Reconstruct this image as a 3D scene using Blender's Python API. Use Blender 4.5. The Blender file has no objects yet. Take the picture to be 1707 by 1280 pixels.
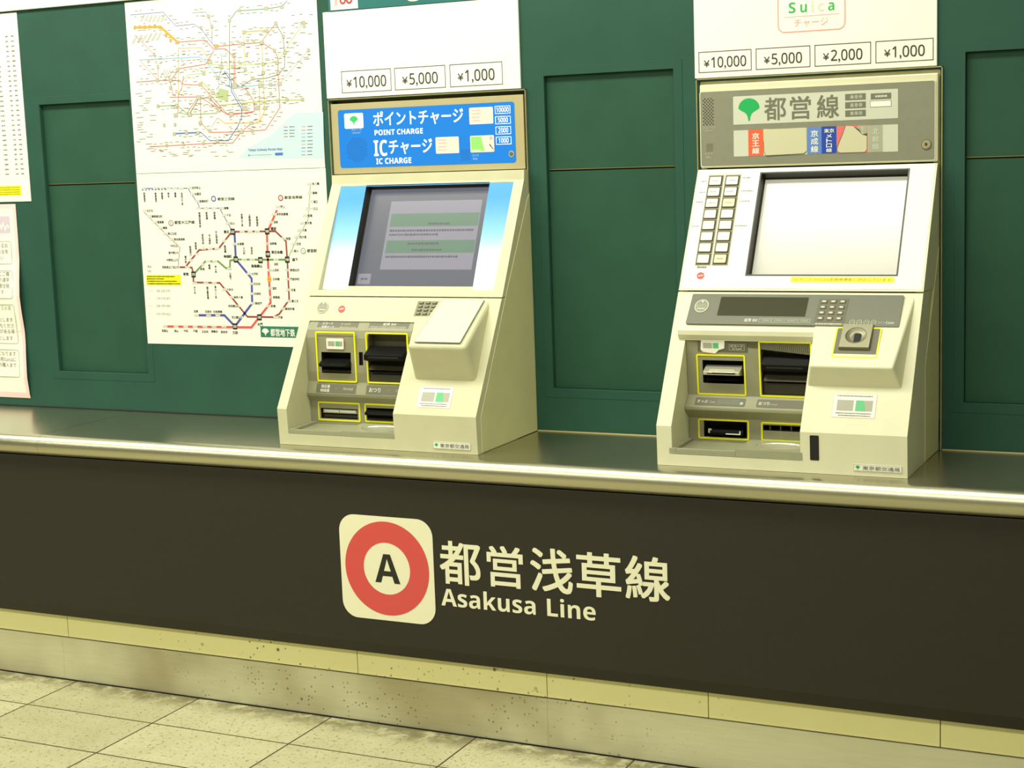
import bpy, bmesh, math, random
from mathutils import Vector, Matrix

# ------------------------------------------------------------------ camera, light, exposure
scene = bpy.context.scene
scene.view_settings.view_transform = 'Standard'
scene.view_settings.look = 'None'
scene.view_settings.gamma = 1.0
scene.view_settings.use_curve_mapping = False
scene.view_settings.exposure = 0.2
COL = scene.collection

cam_data = bpy.data.cameras.new('camera')
cam_data.sensor_width = 36.0
cam_data.lens = 56.32
cam_data.clip_start = 0.05
cam = bpy.data.objects.new('camera', cam_data)
COL.objects.link(cam)
R3 = Matrix(((0.90165, -0.03090, 0.43136), (0.43103, 0.14548, -0.89053), (-0.03524, 0.98888, 0.14449)))
cam.matrix_world = Matrix.Translation((0.0, -3.6, 1.381)) @ R3.to_4x4()
scene.camera = cam

world = bpy.data.worlds.new('station_air')
scene.world = world
world.use_nodes = True
bg = world.node_tree.nodes['Background']
bg.inputs[0].default_value = (0.98, 1.0, 0.66, 1)
bg.inputs[1].default_value = 0.22

LAMP = (1.0, 1.0, 0.83)
def tube(name, x, y, z, sx, sy, watts):
    """A row of ceiling fluorescent tubes, as an area light."""
    d = bpy.data.lights.new(name, 'AREA')
    d.shape = 'RECTANGLE'; d.size = sx; d.size_y = sy; d.energy = watts; d.color = LAMP
    o = bpy.data.objects.new(name, d); COL.objects.link(o)
    o.location = (x, y, z)
    return o
tube('ceiling_lamp_row', -3.2, -1.0, 2.75, 5.4, 0.42, 104)
tube('ceiling_lamp_row', -2.5, -3.1, 2.75, 7.0, 0.50, 108)

# ------------------------------------------------------------------ materials
def lin(c):
    c = c / 255.0
    return c / 12.92 if c <= 0.04045 else ((c + 0.055) / 1.055) ** 2.4
def rgb(c): return (lin(c[0]), lin(c[1]), lin(c[2]), 1.0)
MATS = {}
def mat(name, c, rough=0.5, metal=0.0, emit=None, power=1.0, var=0.0, scale=30.0, spec=0.5, coat=0.0):
    if name in MATS: return MATS[name]
    m = bpy.data.materials.new(name); m.use_nodes = True
    nt = m.node_tree; b = nt.nodes['Principled BSDF']
    b.inputs['Base Color'].default_value = rgb(c)
    b.inputs['Roughness'].default_value = rough
    b.inputs['Metallic'].default_value = metal
    b.inputs['Specular IOR Level'].default_value = spec
    b.inputs['Coat Weight'].default_value = coat
    if emit:
        b.inputs['Emission Color'].default_value = rgb(emit)
        b.inputs['Emission Strength'].default_value = power
    if var > 0:
        tc = nt.nodes.new('ShaderNodeTexCoord'); nz = nt.nodes.new('ShaderNodeTexNoise')
        nz.inputs['Scale'].default_value = scale; nz.inputs['Detail'].default_value = 6
        mr = nt.nodes.new('ShaderNodeMapRange')
        mr.inputs['From Min'].default_value = 0.3; mr.inputs['From Max'].default_value = 0.7
        mr.inputs['To Min'].default_value = 1 - var; mr.inputs['To Max'].default_value = 1 + var * 0.4
        mx = nt.nodes.new('ShaderNodeMix'); mx.data_type = 'RGBA'; mx.blend_type = 'MULTIPLY'
        mx.inputs[0].default_value = 1.0; mx.inputs[6].default_value = rgb(c)
        nt.links.new(tc.outputs['Object'], nz.inputs['Vector'])
        nt.links.new(nz.outputs['Fac'], mr.inputs['Value'])
        nt.links.new(mr.outputs['Result'], mx.inputs[7])
        nt.links.new(mx.outputs[2], b.inputs['Base Color'])
    MATS[name] = m
    return m
GREEN = mat('green_paint', (40, 80, 67), 0.55, var=0.10, scale=9, spec=0.25)
GREEN2 = mat('green_infill_paint', (40, 79, 62), 0.55, var=0.10, scale=9, spec=0.25)
GOLD = mat('brass_seam', (190, 170, 100), 0.35, 0.9)
SEAL = mat('sealant', (158, 146, 90), 0.5)
DARKGAP = mat('dark_gap', (12, 12, 8), 0.9)
CREAM = mat('cream_plastic', (222, 219, 190), 0.42, var=0.05, scale=14, spec=0.4)
CREAM1 = mat('aged_cream_plastic', (204, 201, 168), 0.42, var=0.06, scale=14, spec=0.4)
BEIGE = mat('beige_header_paint', (186, 174, 132), 0.45, 0.2, var=0.06, scale=10)
CAVG = mat('cavity_grey', (92, 88, 66), 0.5)
CREAMTRIM = mat('olive_cream_trim', (176, 168, 124), 0.5, var=0.06, scale=20)
SIDE = mat('cream_side_paint', (210, 207, 160), 0.5, var=0.06, scale=12)
GREYP = mat('warm_grey_plastic', (143, 141, 113), 0.5, var=0.06, scale=40)
TRAYG = mat('tray_grey_plastic', (154, 154, 128), 0.35, var=0.06, scale=30)
DKGREY = mat('slate_grey_plastic', (102, 104, 88), 0.45, var=0.04, scale=60)
LABELG = mat('label_grey', (98, 96, 76), 0.5)
BLACK = mat('black_plastic', (14, 14, 12), 0.5, spec=0.12)
CAVITY = mat('cavity_black', (16, 15, 12), 0.7)
BROWNK = mat('dark_brown_plastic', (58, 54, 40), 0.35)
YELLOW = mat('yellow_outline', (242, 238, 0), 0.5, emit=None)
STEEL = mat('slot_steel', (206, 202, 180), 0.32, 0.55)
COINM = mat('coin_plate_metal', (142, 138, 114), 0.42, 0.5)
FRAMEM = mat('frame_metal', (196, 186, 140), 0.4, 0.75, var=0.15, scale=25)
WHITE = mat('white_board', (240, 240, 232), 0.5)
PAPER = mat('poster_paper', (236, 236, 226), 0.6)
INK = mat('ink_dark', (56, 52, 38), 0.7)
INKB = mat('ink_black', (27, 25, 20), 0.7)
INKG = mat('ink_grey', (120, 118, 105), 0.7)
INKP = mat('ink_pale', (156, 155, 142), 0.7)
RED = mat('ink_red', (169, 70, 67), 0.6)
RED2 = mat('ink_crimson', (148, 57, 56), 0.6)
BLUE = mat('ink_blue', (70, 78, 164), 0.6)
INKGREEN = mat('ink_green', (105, 142, 80), 0.6)
INKS = {'red': mat('line_red', (206, 84, 84), 0.6), 'mauve': mat('line_mauve', (112, 110, 176), 0.6), 'gold': mat('line_gold', (214, 160, 60), 0.6),
        'teal': mat('line_teal', (70, 146, 110), 0.6), 'grey': mat('line_grey', (120, 112, 120), 0.6), 'pink': mat('line_pink', (214, 120, 112), 0.6),
        'sky': mat('line_sky', (96, 172, 222), 0.6), 'pale': mat('line_pale', (160, 172, 176), 0.6), 'yellow': mat('line_yellow', (182, 177, 112), 0.6),
        'brown': mat('line_brown', (150, 104, 84), 0.6), 'steel': mat('line_steel', (64, 112, 190), 0.6), 'olive': mat('line_olive', (112, 150, 88), 0.6),
        'lime': mat('line_lime', (170, 190, 104), 0.6), 'red2': RED2, 'blue': BLUE, 'green': INKGREEN}
BAYBLUE = mat('map_water', (190, 210, 224), 0.6)
PARKG = mat('map_park', (169, 184, 137), 0.6)
BOXFILL = mat('map_box_fill', (180, 177, 160), 0.6)
BOXLINE = mat('map_box_line', (136, 128, 108), 0.6)
SIGNGREEN = mat('plaque_green', (36, 116, 92), 0.5)
LEAF = mat('leaf_green', (20, 168, 88), 0.5)
YSTICK = mat('yellow_sticker', (244, 236, 10), 0.5)
BLUELIT = mat('lit_blue_panel', (8, 60, 110), 0.35, emit=(20, 132, 220), power=0.80)
BLUEDOT = mat('speaker_hole_blue', (10, 60, 120), 0.6, emit=(8, 66, 130), power=0.8)
LITWHITE = mat('lit_white', (220, 220, 215), 0.4, emit=(250, 252, 250), power=0.75)
LITGREEN = mat('lit_leaf', (30, 150, 80), 0.4, emit=(70, 190, 90), power=0.55)
CARDP = mat('card_pink', (200, 180, 165), 0.5, emit=(226, 206, 196), power=0.45)
CARDR = mat('card_red', (210, 150, 140), 0.5, emit=(232, 160, 148), power=0.45)
CARDG = mat('card_lime', (120, 210, 90), 0.5, emit=(130, 226, 100), power=0.5)
HDGREY = mat('header_grey', (134, 134, 116), 0.45, var=0.05, scale=50)
HDWHITE = mat('header_window', (204, 206, 190), 0.4)
HDINK = mat('header_ink', (112, 114, 96), 0.5)
TAPE = mat('old_tape', (204, 200, 168), 0.55)
TAPED = mat('torn_edge', (88, 76, 50), 0.7)
ORANGE = mat('label_orange', (232, 96, 58), 0.5)
LBLUE = mat('label_blue', (96, 132, 204), 0.5)
NAVY = mat('label_navy', (28, 66, 168), 0.5)
LPINK = mat('label_pink', (222, 110, 112), 0.5)
GREYLAB = mat('label_dull_green', (166, 170, 146), 0.5)
SCREENW = mat('bright_screen', (170, 168, 158), 0.18, emit=(240, 238, 216), power=0.30)
LCDBASE = mat('dim_screen', (44, 46, 48), 0.25, emit=(122, 124, 138), power=0.55)
LCDWIN = mat('dim_screen_window', (46, 46, 50), 0.25, emit=(178, 174, 186), power=0.6)
LCDGREEN = mat('dim_screen_button', (40, 52, 44), 0.25, emit=(124, 158, 134), power=0.6)
LCDTXT = mat('dim_screen_text', (60, 60, 66), 0.22, emit=(124, 120, 134), power=0.4)
RIM = mat('screen_rim', (40, 38, 30), 0.4)
FASCIA = mat('charcoal_vinyl', (47, 44, 37), 0.5, var=0.05, scale=60, spec=0.3)
SIGNW = mat('sign_cream', (238, 234, 206), 0.5)
SIGNRED = mat('ring_red', (214, 78, 76), 0.5)
SIGNK = mat('sign_black', (34, 32, 24), 0.5)
PINKP = mat('notice_pink', (240, 206, 206), 0.6)
LILAC = mat('notice_lilac', (206, 188, 206), 0.6)
SAGE = mat('notice_line', (170, 178, 140), 0.6)
TEAL = mat('teal_board', (28, 104, 104), 0.45)
SUIG = mat('logo_green', (60, 176, 92), 0.5)
SUIP = mat('logo_pink', (240, 160, 150), 0.5)
SUIO = mat('logo_outline', (214, 214, 196), 0.5)
STKG = mat('sticker_grey', (166, 164, 148), 0.5)
STKGR = mat('sticker_green', (92, 184, 122), 0.5)
EMB = mat('emblem_grey', (130, 132, 112), 0.4)
EMBL = mat('emblem_light', (190, 190, 164), 0.4)
REDB = mat('button_red', (206, 62, 52), 0.4)
KEYW = mat('key_white', (236, 234, 214), 0.4)
KEYD = mat('key_dull', (214, 210, 170), 0.4)
KPG = mat('keypad_olive', (126, 122, 92), 0.4)
KPD = mat('keypad_dark', (86, 84, 62), 0.4)
PLATE = mat('pale_plate', (190, 195, 188), 0.35)
GLASSD = mat('display_window', (66, 66, 52), 0.12)

def node_mat(name): 
    m = bpy.data.materials.new(name); m.use_nodes = True
    return m, m.node_tree, m.node_tree.nodes['Principled BSDF']
def math_node(nt, op, a, b=None, c=None):
    n = nt.nodes.new('ShaderNodeMath'); n.operation = op
    for i, v in enumerate((a, b, c)):
        if v is None: continue
        if isinstance(v, (int, float)): n.inputs[i].default_value = v
        else: nt.links.new(v, n.inputs[i])
    return n.outputs[0]
def mix_col(nt, f, a, b):
    n = nt.nodes.new('ShaderNodeMix'); n.data_type = 'RGBA'
    for i, v in ((0, f), (6, a), (7, b)):
        if isinstance(v, (int, float)): n.inputs[i].default_value = v
        elif isinstance(v, tuple): n.inputs[i].default_value = rgb(v)
        else: nt.links.new(v, n.inputs[i])
    return n.outputs[2]
def noise(nt, vec, scale, detail=4, rough=0.5):
    n = nt.nodes.new('ShaderNodeTexNoise'); n.inputs['Scale'].default_value = scale
    n.inputs['Detail'].default_value = detail; n.inputs['Roughness'].default_value = rough
    nt.links.new(vec, n.inputs['Vector']); return n.outputs['Fac']
def ramp01(nt, v, lo, hi, t0=0.0, t1=1.0):
    n = nt.nodes.new('ShaderNodeMapRange'); n.interpolation_type = 'SMOOTHSTEP'
    nt.links.new(v, n.inputs['Value'])
    for k, x in (('From Min', lo), ('From Max', hi), ('To Min', t0), ('To Max', t1)): n.inputs[k].default_value = x
    return n.outputs['Result']

def floor_material():
    m, nt, b = node_mat('terrazzo_tiles')
    tc = nt.nodes.new('ShaderNodeTexCoord'); sp = nt.nodes.new('ShaderNodeSeparateXYZ')
    nt.links.new(tc.outputs['Object'], sp.inputs[0])
    def joint(v, off, step, w):
        a = math_node(nt, 'ADD', v, off + 50 * step)
        f = math_node(nt, 'FRACT', math_node(nt, 'DIVIDE', a, step))
        d = math_node(nt, 'MULTIPLY', math_node(nt, 'MINIMUM', f, math_node(nt, 'SUBTRACT', 1.0, f)), step)
        return ramp01(nt, d, w * 0.5, w * 1.3, 1.0, 0.0), math_node(nt, 'FLOOR', math_node(nt, 'DIVIDE', a, step))
    jx, ix = joint(sp.outputs[0], 2.101, 0.4035, 0.0026)
    jy, iy = joint(sp.outputs[1], 0.5545, 0.2110, 0.0026)
    g = math_node(nt, 'MAXIMUM', jx, jy)
    cell = nt.nodes.new('ShaderNodeCombineXYZ'); nt.links.new(ix, cell.inputs[0]); nt.links.new(iy, cell.inputs[1])
    wn = nt.nodes.new('ShaderNodeTexWhiteNoise'); nt.links.new(cell.outputs[0], wn.inputs['Vector'])
    o = tc.outputs['Object']
    base = mix_col(nt, noise(nt, o, 9, 5, 0.6), (166, 161, 122), (208, 203, 168))
    base = mix_col(nt, math_node(nt, 'MULTIPLY', wn.outputs['Value'], 0.35), base, (140, 134, 98))
    sp1 = ramp01(nt, noise(nt, o, 95, 3, 0.75), 0.57, 0.64)
    base = mix_col(nt, math_node(nt, 'MULTIPLY', sp1, 0.72), base, (88, 82, 48))
    sp2 = ramp01(nt, noise(nt, o, 320, 2, 0.6), 0.60, 0.68)
    base = mix_col(nt, math_node(nt, 'MULTIPLY', sp2, 0.40), base, (236, 234, 214))
    # grime and overhang shade, both painted into the colour along the kick plate
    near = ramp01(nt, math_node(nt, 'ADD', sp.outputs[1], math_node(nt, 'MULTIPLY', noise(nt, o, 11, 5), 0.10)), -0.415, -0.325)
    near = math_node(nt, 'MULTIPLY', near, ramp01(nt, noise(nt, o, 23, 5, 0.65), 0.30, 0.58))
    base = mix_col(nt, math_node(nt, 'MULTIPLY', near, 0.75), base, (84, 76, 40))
    base = mix_col(nt, g, base, (62, 56, 26))
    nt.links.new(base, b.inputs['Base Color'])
    b.inputs['Roughness'].default_value = 0.42
    b.inputs['Specular IOR Level'].default_value = 0.35
    return m

def spots(nt, o, sp, x0, x1):
    """Splashed dirt: round spots of several sizes, thickest between x0 and x1."""
    res = None
    for sc, r, dens in ((55, 0.20, 0.42), (95, 0.22, 0.36), (26, 0.11, 0.5)):
        v = nt.nodes.new('ShaderNodeTexVoronoi'); v.inputs['Scale'].default_value = sc
        nt.links.new(o, v.inputs['Vector'])
        sc_ = nt.nodes.new('ShaderNodeSeparateColor'); nt.links.new(v.outputs['Color'], sc_.inputs[0])
        keep = math_node(nt, 'LESS_THAN', sc_.outputs[0], dens)
        rad = math_node(nt, 'MULTIPLY', sc_.outputs[1], r)
        d = ramp01(nt, math_node(nt, 'SUBTRACT', v.outputs['Distance'], rad), 0.0, 0.08, 1.0, 0.0)
        s = math_node(nt, 'MULTIPLY', d, keep)
        res = s if res is None else math_node(nt, 'MAXIMUM', res, s)
    a = ramp01(nt, sp.outputs[0], x0 - 0.5, x0 + 0.25); c = ramp01(nt, sp.outputs[0], x1 - 0.25, x1 + 0.35, 1.0, 0.0)
    patch = ramp01(nt, noise(nt, o, 6, 3), 0.38, 0.56)
    return math_node(nt, 'MULTIPLY', math_node(nt, 'MULTIPLY', res, patch), math_node(nt, 'MULTIPLY', a, c))

def kick_material():
    m, nt, b = node_mat('scuffed_steel')
    tc = nt.nodes.new('ShaderNodeTexCoord'); sp = nt.nodes.new('ShaderNodeSeparateXYZ')
    nt.links.new(tc.outputs['Object'], sp.inputs[0]); o = tc.outputs['Object']
    mp = nt.nodes.new('ShaderNodeMapping'); mp.inputs['Scale'].default_value = (1.5, 1, 30); nt.links.new(o, mp.inputs[0])
    base = mix_col(nt, noise(nt, mp.outputs[0], 6, 5, 0.6), (206, 202, 168), (226, 223, 196))
    big = ramp01(nt, noise(nt, o, 1.3, 4, 0.6), 0.42, 0.66)
    base = mix_col(nt, math_node(nt, 'MULTIPLY', big, 0.55), base, (124, 104, 44))
    base = mix_col(nt, math_node(nt, 'MULTIPLY', spots(nt, o, sp, -2.55, -1.35), 0.7), base, (76, 68, 40))
    nt.links.new(base, b.inputs['Base Color'])
    b.inputs['Metallic'].default_value = 0.40; b.inputs['Roughness'].default_value = 0.42
    return m
def cream_strip_material():
    m, nt, b = node_mat('cream_skirting')
    tc = nt.nodes.new('ShaderNodeTexCoord'); sp = nt.nodes.new('ShaderNodeSeparateXYZ')
    nt.links.new(tc.outputs['Object'], sp.inputs[0]); o = tc.outputs['Object']
    base = mix_col(nt, noise(nt, o, 7, 4), (230, 223, 160), (237, 231, 172))
    base = mix_col(nt, math_node(nt, 'MULTIPLY', spots(nt, o, sp, -2.45, -1.2), 0.85), base, (64, 56, 30))
    nt.links.new(base, b.inputs['Base Color']); b.inputs['Roughness'].default_value = 0.45
    return m
def top_material():
    m, nt, b = node_mat('brushed_steel')
    tc = nt.nodes.new('ShaderNodeTexCoord'); o = tc.outputs['Object']
    mp = nt.nodes.new('ShaderNodeMapping'); mp.inputs['Scale'].default_value = (0.6, 60, 60); nt.links.new(o, mp.inputs[0])
    n = noise(nt, mp.outputs[0], 8, 4)
    nt.links.new(mix_col(nt, n, (192, 188, 164), (195, 191, 168)), b.inputs['Base Color'])
    nt.links.new(ramp01(nt, noise(nt, o, 5, 4), 0.3, 0.7, 0.235, 0.25), b.inputs['Roughness'])
    b.inputs['Anisotropic'].default_value = 0.75; b.inputs['Anisotropic Rotation'].default_value = 0.25
    cx = nt.nodes.new('ShaderNodeCombineXYZ'); cx.inputs[0].default_value = 1.0; nt.links.new(cx.outputs[0], b.inputs['Tangent'])
    b.inputs['Metallic'].default_value = 1.0
    return m
def fade_material():
    """The printed sky-blue to white fade of the left machine's screen surround."""
    m, nt, b = node_mat('blue_fade_print')
    tc = nt.nodes.new('ShaderNodeTexCoord'); sp = nt.nodes.new('ShaderNodeSeparateXYZ')
    nt.links.new(tc.outputs['Object'], sp.inputs[0])
    cr = nt.nodes.new('ShaderNodeValToRGB')
    nt.links.new(ramp01(nt, sp.outputs[2], 1.05, 1.305), cr.inputs[0])
    e = cr.color_ramp.elements
    e[0].position = 0.12; e[0].color = rgb((226, 232, 240)); e[1].position = 0.95; e[1].color = rgb((16, 142, 222))
    x = e.new(0.5); x.color = rgb((132, 192, 236))
    nt.links.new(cr.outputs[0], b.inputs['Base Color']); b.inputs['Roughness'].default_value = 0.35
    return m

# ------------------------------------------------------------------ mesh building
class Surf:
    """A flat working plane: origin o, direction u to the right, v up along the plane, n towards the room (units: mm)."""
    def __init__(s, o, v=(0, 0, 1), u=(1, 0, 0)):
        s.o = Vector(o); s.u = Vector(u).normalized(); s.v = Vector(v).normalized(); s.n = s.u.cross(s.v)
    def p(s, u, v, h=0.0):
        return s.o + (s.u * u + s.v * v + s.n * h) * 0.001
def slope(x, a, b):
    return Surf((x, a[0], a[1]), (0, b[0] - a[0], b[1] - a[1]))

TEXT = {}
def sans(s, bold):
    """The same letters and digits from the sans-serif alphabet of the built-in fallback font."""
    out = ''
    for ch in s:
        if 'A' <= ch <= 'Z': ch = chr((0x1D5D4 if bold else 0x1D5A0) + ord(ch) - 65)
        elif 'a' <= ch <= 'z': ch = chr((0x1D5EE if bold else 0x1D5BA) + ord(ch) - 97)
        elif '0' <= ch <= '9': ch = chr((0x1D7EC if bold else 0x1D7E2) + ord(ch) - 48)
        out += ch
    return out
def glyphs(s, bold):
    latin = s.replace(' ', '').replace(',', '').isascii()
    weight = bool(bold) and latin
    key = (s, weight)
    s = sans(s, weight)
    if key not in TEXT:
        c = bpy.data.curves.new('lettering', 'FONT'); c.body = s; c.resolution_u = 3; c.fill_mode = 'FRONT'
        o = bpy.data.objects.new('lettering', c); COL.objects.link(o)
        dg = bpy.context.evaluated_depsgraph_get()
        me = bpy.data.meshes.new_from_object(o.evaluated_get(dg))
        vs = [(v.co.x, v.co.y) for v in me.vertices]; fs = [tuple(p.vertices) for p in me.polygons]
        ns = [p.normal.z for p in me.polygons]
        fs = [f if z >= 0 else f[::-1] for f, z in zip(fs, ns)]
        bpy.data.objects.remove(o); bpy.data.curves.remove(c); bpy.data.meshes.remove(me)
        TEXT[key] = (vs, fs)
    return TEXT[key]

def thick(g, b):
    """A heavier weight: the glyph outline laid down again at small offsets."""
    vs, fs = g
    if b <= 0 or not vs: return g
    V = []; F = []
    for k, (dx, dy) in enumerate(((0, 0), (b, b), (b, -b), (-b, b), (-b, -b))):
        n = len(V); V += [(x[0] + dx, x[1] + dy, .05 * k) for x in vs]; F += [tuple(i + n for i in f) for f in fs]
    return V, F

class MB:
    def __init__(s): s.v = []; s.f = []; s.m = []; s.mats = []
    def add(s, vs, fs, m):
        if m not in s.mats: s.mats.append(m)
        k = s.mats.index(m); n = len(s.v)
        s.v += [tuple(x) for x in vs]
        for f in fs: s.f.append(tuple(i + n for i in f)); s.m.append(k)
    def poly(s, S, pts, m, h=0.3): s.add([S.p(a, b, h) for a, b in pts], [tuple(range(len(pts)))], m)
    def rect(s, S, u0, v0, u1, v1, m, h=0.3): s.poly(S, [(u0, v0), (u1, v0), (u1, v1), (u0, v1)], m, h)
    @staticmethod
    def rr(u0, v0, u1, v1, r, k=5):
        out = []
        for cx, cy, a in ((u1 - r, v0 + r, -90), (u1 - r, v1 - r, 0), (u0 + r, v1 - r, 90), (u0 + r, v0 + r, 180)):
            for i in range(k + 1):
                t = math.radians(a + 90 * i / k); out.append((cx + r * math.cos(t), cy + r * math.sin(t)))
        return out
    def ext(s, S, pts, h0, h1, m):
        n = len(pts)
        vs = [S.p(a, b, h0) for a, b in pts] + [S.p(a, b, h1) for a, b in pts]
        fs = [tuple(range(n - 1, -1, -1)), tuple(range(n, 2 * n))] + [(i, (i + 1) % n, n + (i + 1) % n, n + i) for i in range(n)]
        s.add(vs, fs, m)
    def block(s, S, u0, v0, u1, v1, h0, h1, m, r=0.0):
        s.ext(S, MB.rr(u0, v0, u1, v1, r) if r else [(u0, v0), (u1, v0), (u1, v1), (u0, v1)], h0, h1, m)
    def ringp(s, S, outer, inner, m, h0, h1=None):
        n = len(outer)
        if h1 is None:
            s.add([S.p(a, b, h0) for a, b in outer + inner], [(i, (i + 1) % n, n + (i + 1) % n, n + i) for i in range(n)], m)
            return
        vs = [S.p(a, b, h) for h in (h0, h1) for a, b in outer + inner]; N = 2 * n; fs = []
        for i in range(n):
            j = (i + 1) % n
            fs += [(N + i, N + j, N + n + j, N + n + i), (i, j, N + j, N + i), (n + j, n + i, N + n + i, N + n + j), (j, i, n + i, n + j)]
        s.add(vs, fs, m)
    def frame(s, S, u0, v0, u1, v1, w, m, r=0.0, h0=0.3, h1=None):
        if r: s.ringp(S, MB.rr(u0, v0, u1, v1, r), MB.rr(u0 + w, v0 + w, u1 - w, v1 - w, max(r - w, .3)), m, h0, h1)
        else: s.ringp(S, [(u0, v0), (u1, v0), (u1, v1), (u0, v1)], [(u0 + w, v0 + w), (u1 - w, v0 + w), (u1 - w, v1 - w), (u0 + w, v1 - w)], m, h0, h1)
    @staticmethod
    def circ(u, v, ru, rv=None, k=28):
        rv = rv or ru
        return [(u + ru * math.cos(2 * math.pi * i / k), v + rv * math.sin(2 * math.pi * i / k)) for i in range(k)]
    def disc(s, S, u, v, r, m, h=0.3, rv=None, k=28): s.poly(S, MB.circ(u, v, r, rv, k), m, h)
    def ring(s, S, u, v, r0, r1, m, h=0.3, k=36): s.ringp(S, MB.circ(u, v, r1, None, k), MB.circ(u, v, r0, None, k), m, h)
    def line(s, S, pts, w, m, h=0.3):
        P = [Vector(p) for p in pts]; L = []; Rr = []
        for i, p in enumerate(P):
            d0 = (p - P[i - 1]).normalized() if i else (P[1] - p).normalized()
            d1 = (P[i + 1] - p).normalized() if i < len(P) - 1 else d0
            t = (d0 + d1); t = t.normalized() if t.length > 1e-6 else d0
            nrm = Vector((-t.y, t.x)); c = max(0.4, nrm.dot(Vector((-d0.y, d0.x))))
            L.append(p + nrm * w / 2 / c); Rr.append(p - nrm * w / 2 / c)
        n = len(P)
        s.add([S.p(q.x, q.y, h) for q in L + Rr], [(n + i, n + i + 1, i + 1, i) for i in range(n - 1)], m)
    def text(s, S, t, u0, v0, u1, v1, m, h=0.35, bold=0.0, keep=False):
        """Lettering fitted into the box u0..u1, v0..v1."""
        vs, fs = thick(glyphs(t, bold > .011), 0 if t.isascii() and bold > .011 else bold)
        x0 = min(v[0] for v in vs); x1 = max(v[0] for v in vs); y0 = min(v[1] for v in vs); y1 = max(v[1] for v in vs)
        sx = (u1 - u0) / max(x1 - x0, 1e-6); sy = (v1 - v0) / max(y1 - y0, 1e-6)
        if keep: sx = sy = min(sx, sy)
        s.add([S.p(u0 + (q[0] - x0) * sx, v0 + (q[1] - y0) * sy, h + (q[2] if len(q) > 2 else 0)) for q in vs], fs, m)
    def textl(s, S, t, u, v, size, m, h=0.35, bold=0.0, right=False, sx=1.0):
        """Lettering of a given size from u (or ending at u) centred on v."""
        vs, fs = thick(glyphs(t, bold > .011), 0 if t.isascii() and bold > .011 else bold)
        if not vs: return
        x0 = min(q[0] for q in vs); x1 = max(q[0] for q in vs)
        o = u - (x1 * size * sx if right else x0 * size * sx)
        s.add([S.p(o + q[0] * size * sx, v + (q[1] - 0.36) * size, h + (q[2] if len(q) > 2 else 0)) for q in vs], fs, m)
    def vtext(s, S, t, u, v, size, m, h=0.35):
        for i, ch in enumerate(t):
            vs, fs = thick(glyphs(ch, 0), .016)
            s.add([S.p(u + (q[0] - 0.5) * size, v - (i + 0.5) * size * 1.02 + (q[1] - 0.36) * size, h + (q[2] if len(q) > 2 else 0)) for q in vs], fs, m)
    def prism(s, prof, x0, x1, m):
        n = len(prof)
        a = sum(prof[i][0] * prof[(i + 1) % n][1] - prof[(i + 1) % n][0] * prof[i][1] for i in range(n))
        if a < 0: prof = prof[::-1]
        vs = [(x0, y, z) for y, z in prof] + [(x1, y, z) for y, z in prof]
        fs = [tuple(range(n - 1, -1, -1)), tuple(range(n, 2 * n))] + [(i, (i + 1) % n, n + (i + 1) % n, n + i) for i in range(n)]
        s.add(vs, fs, m)
    def box(s, x0, y0, z0, x1, y1, z1, m): s.prism([(y0, z0), (y1, z0), (y1, z1), (y0, z1)], x0, x1, m)
    def hull(s, pts, m):
        bm = bmesh.new()
        for p in pts: bm.verts.new(p)
        bmesh.ops.convex_hull(bm, input=bm.verts)
        bmesh.ops.dissolve_limit(bm, angle_limit=0.02, verts=bm.verts, edges=bm.edges)
        bm.verts.index_update()
        s.add([v.co for v in bm.verts], [tuple(v.index for v in f.verts) for f in bm.faces], m); bm.free()
    def rhull(s, pts, r, m):
        """Convex solid with its corners and edges rounded to radius r."""
        P = []
        for x, y, z in pts:
            for j in range(-4, 5):
                t = math.pi / 2 * j / 4; k = 16 if abs(j) < 4 else 1
                for i in range(k):
                    a = 2 * math.pi * i / k; P.append((x + r * math.cos(t) * math.cos(a), y + r * math.cos(t) * math.sin(a), z + r * math.sin(t)))
        s.hull(P, m)
    def build(s, name, parent=None, origin=None, bevel=0.0, seg=2, smooth=False):
        me = bpy.data.meshes.new(name); o0 = Vector(origin or (0, 0, 0))
        base = parent_loc(parent) if origin is None else o0
        me.from_pydata([Vector(v) - base for v in s.v], [], s.f)
        for m in s.mats: me.materials.append(m)
        me.polygons.foreach_set('material_index', s.m); me.update()
        if smooth: me.polygons.foreach_set('use_smooth', [True] * len(me.polygons))
        o = bpy.data.objects.new(name, me); COL.objects.link(o)
        if parent is not None:
            o.parent = parent
        else: o.location = base
        if bevel: add_bevel(o, bevel, seg)
        return o
def parent_loc(p):
    l = Vector((0, 0, 0))
    while p is not None: l += p.location; p = p.parent
    return l
def add_bevel(o, w, seg=2):
    b = o.modifiers.new('bevel', 'BEVEL'); b.width = w; b.segments = seg; b.limit_method = 'ANGLE'; b.angle_limit = math.radians(28)
    b.use_clamp_overlap = True
def tag(o, label=None, cat=None, group=None, kind=None):
    for k, v in (('label', label), ('category', cat), ('group', group), ('kind', kind)):
        if v: o[k] = v
    return o
def thing(name, loc, label, cat, group=None):
    o = bpy.data.objects.new(name, None); o.location = loc; o.empty_display_size = 0.1; COL.objects.link(o)
    return tag(o, label, cat, group)
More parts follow.
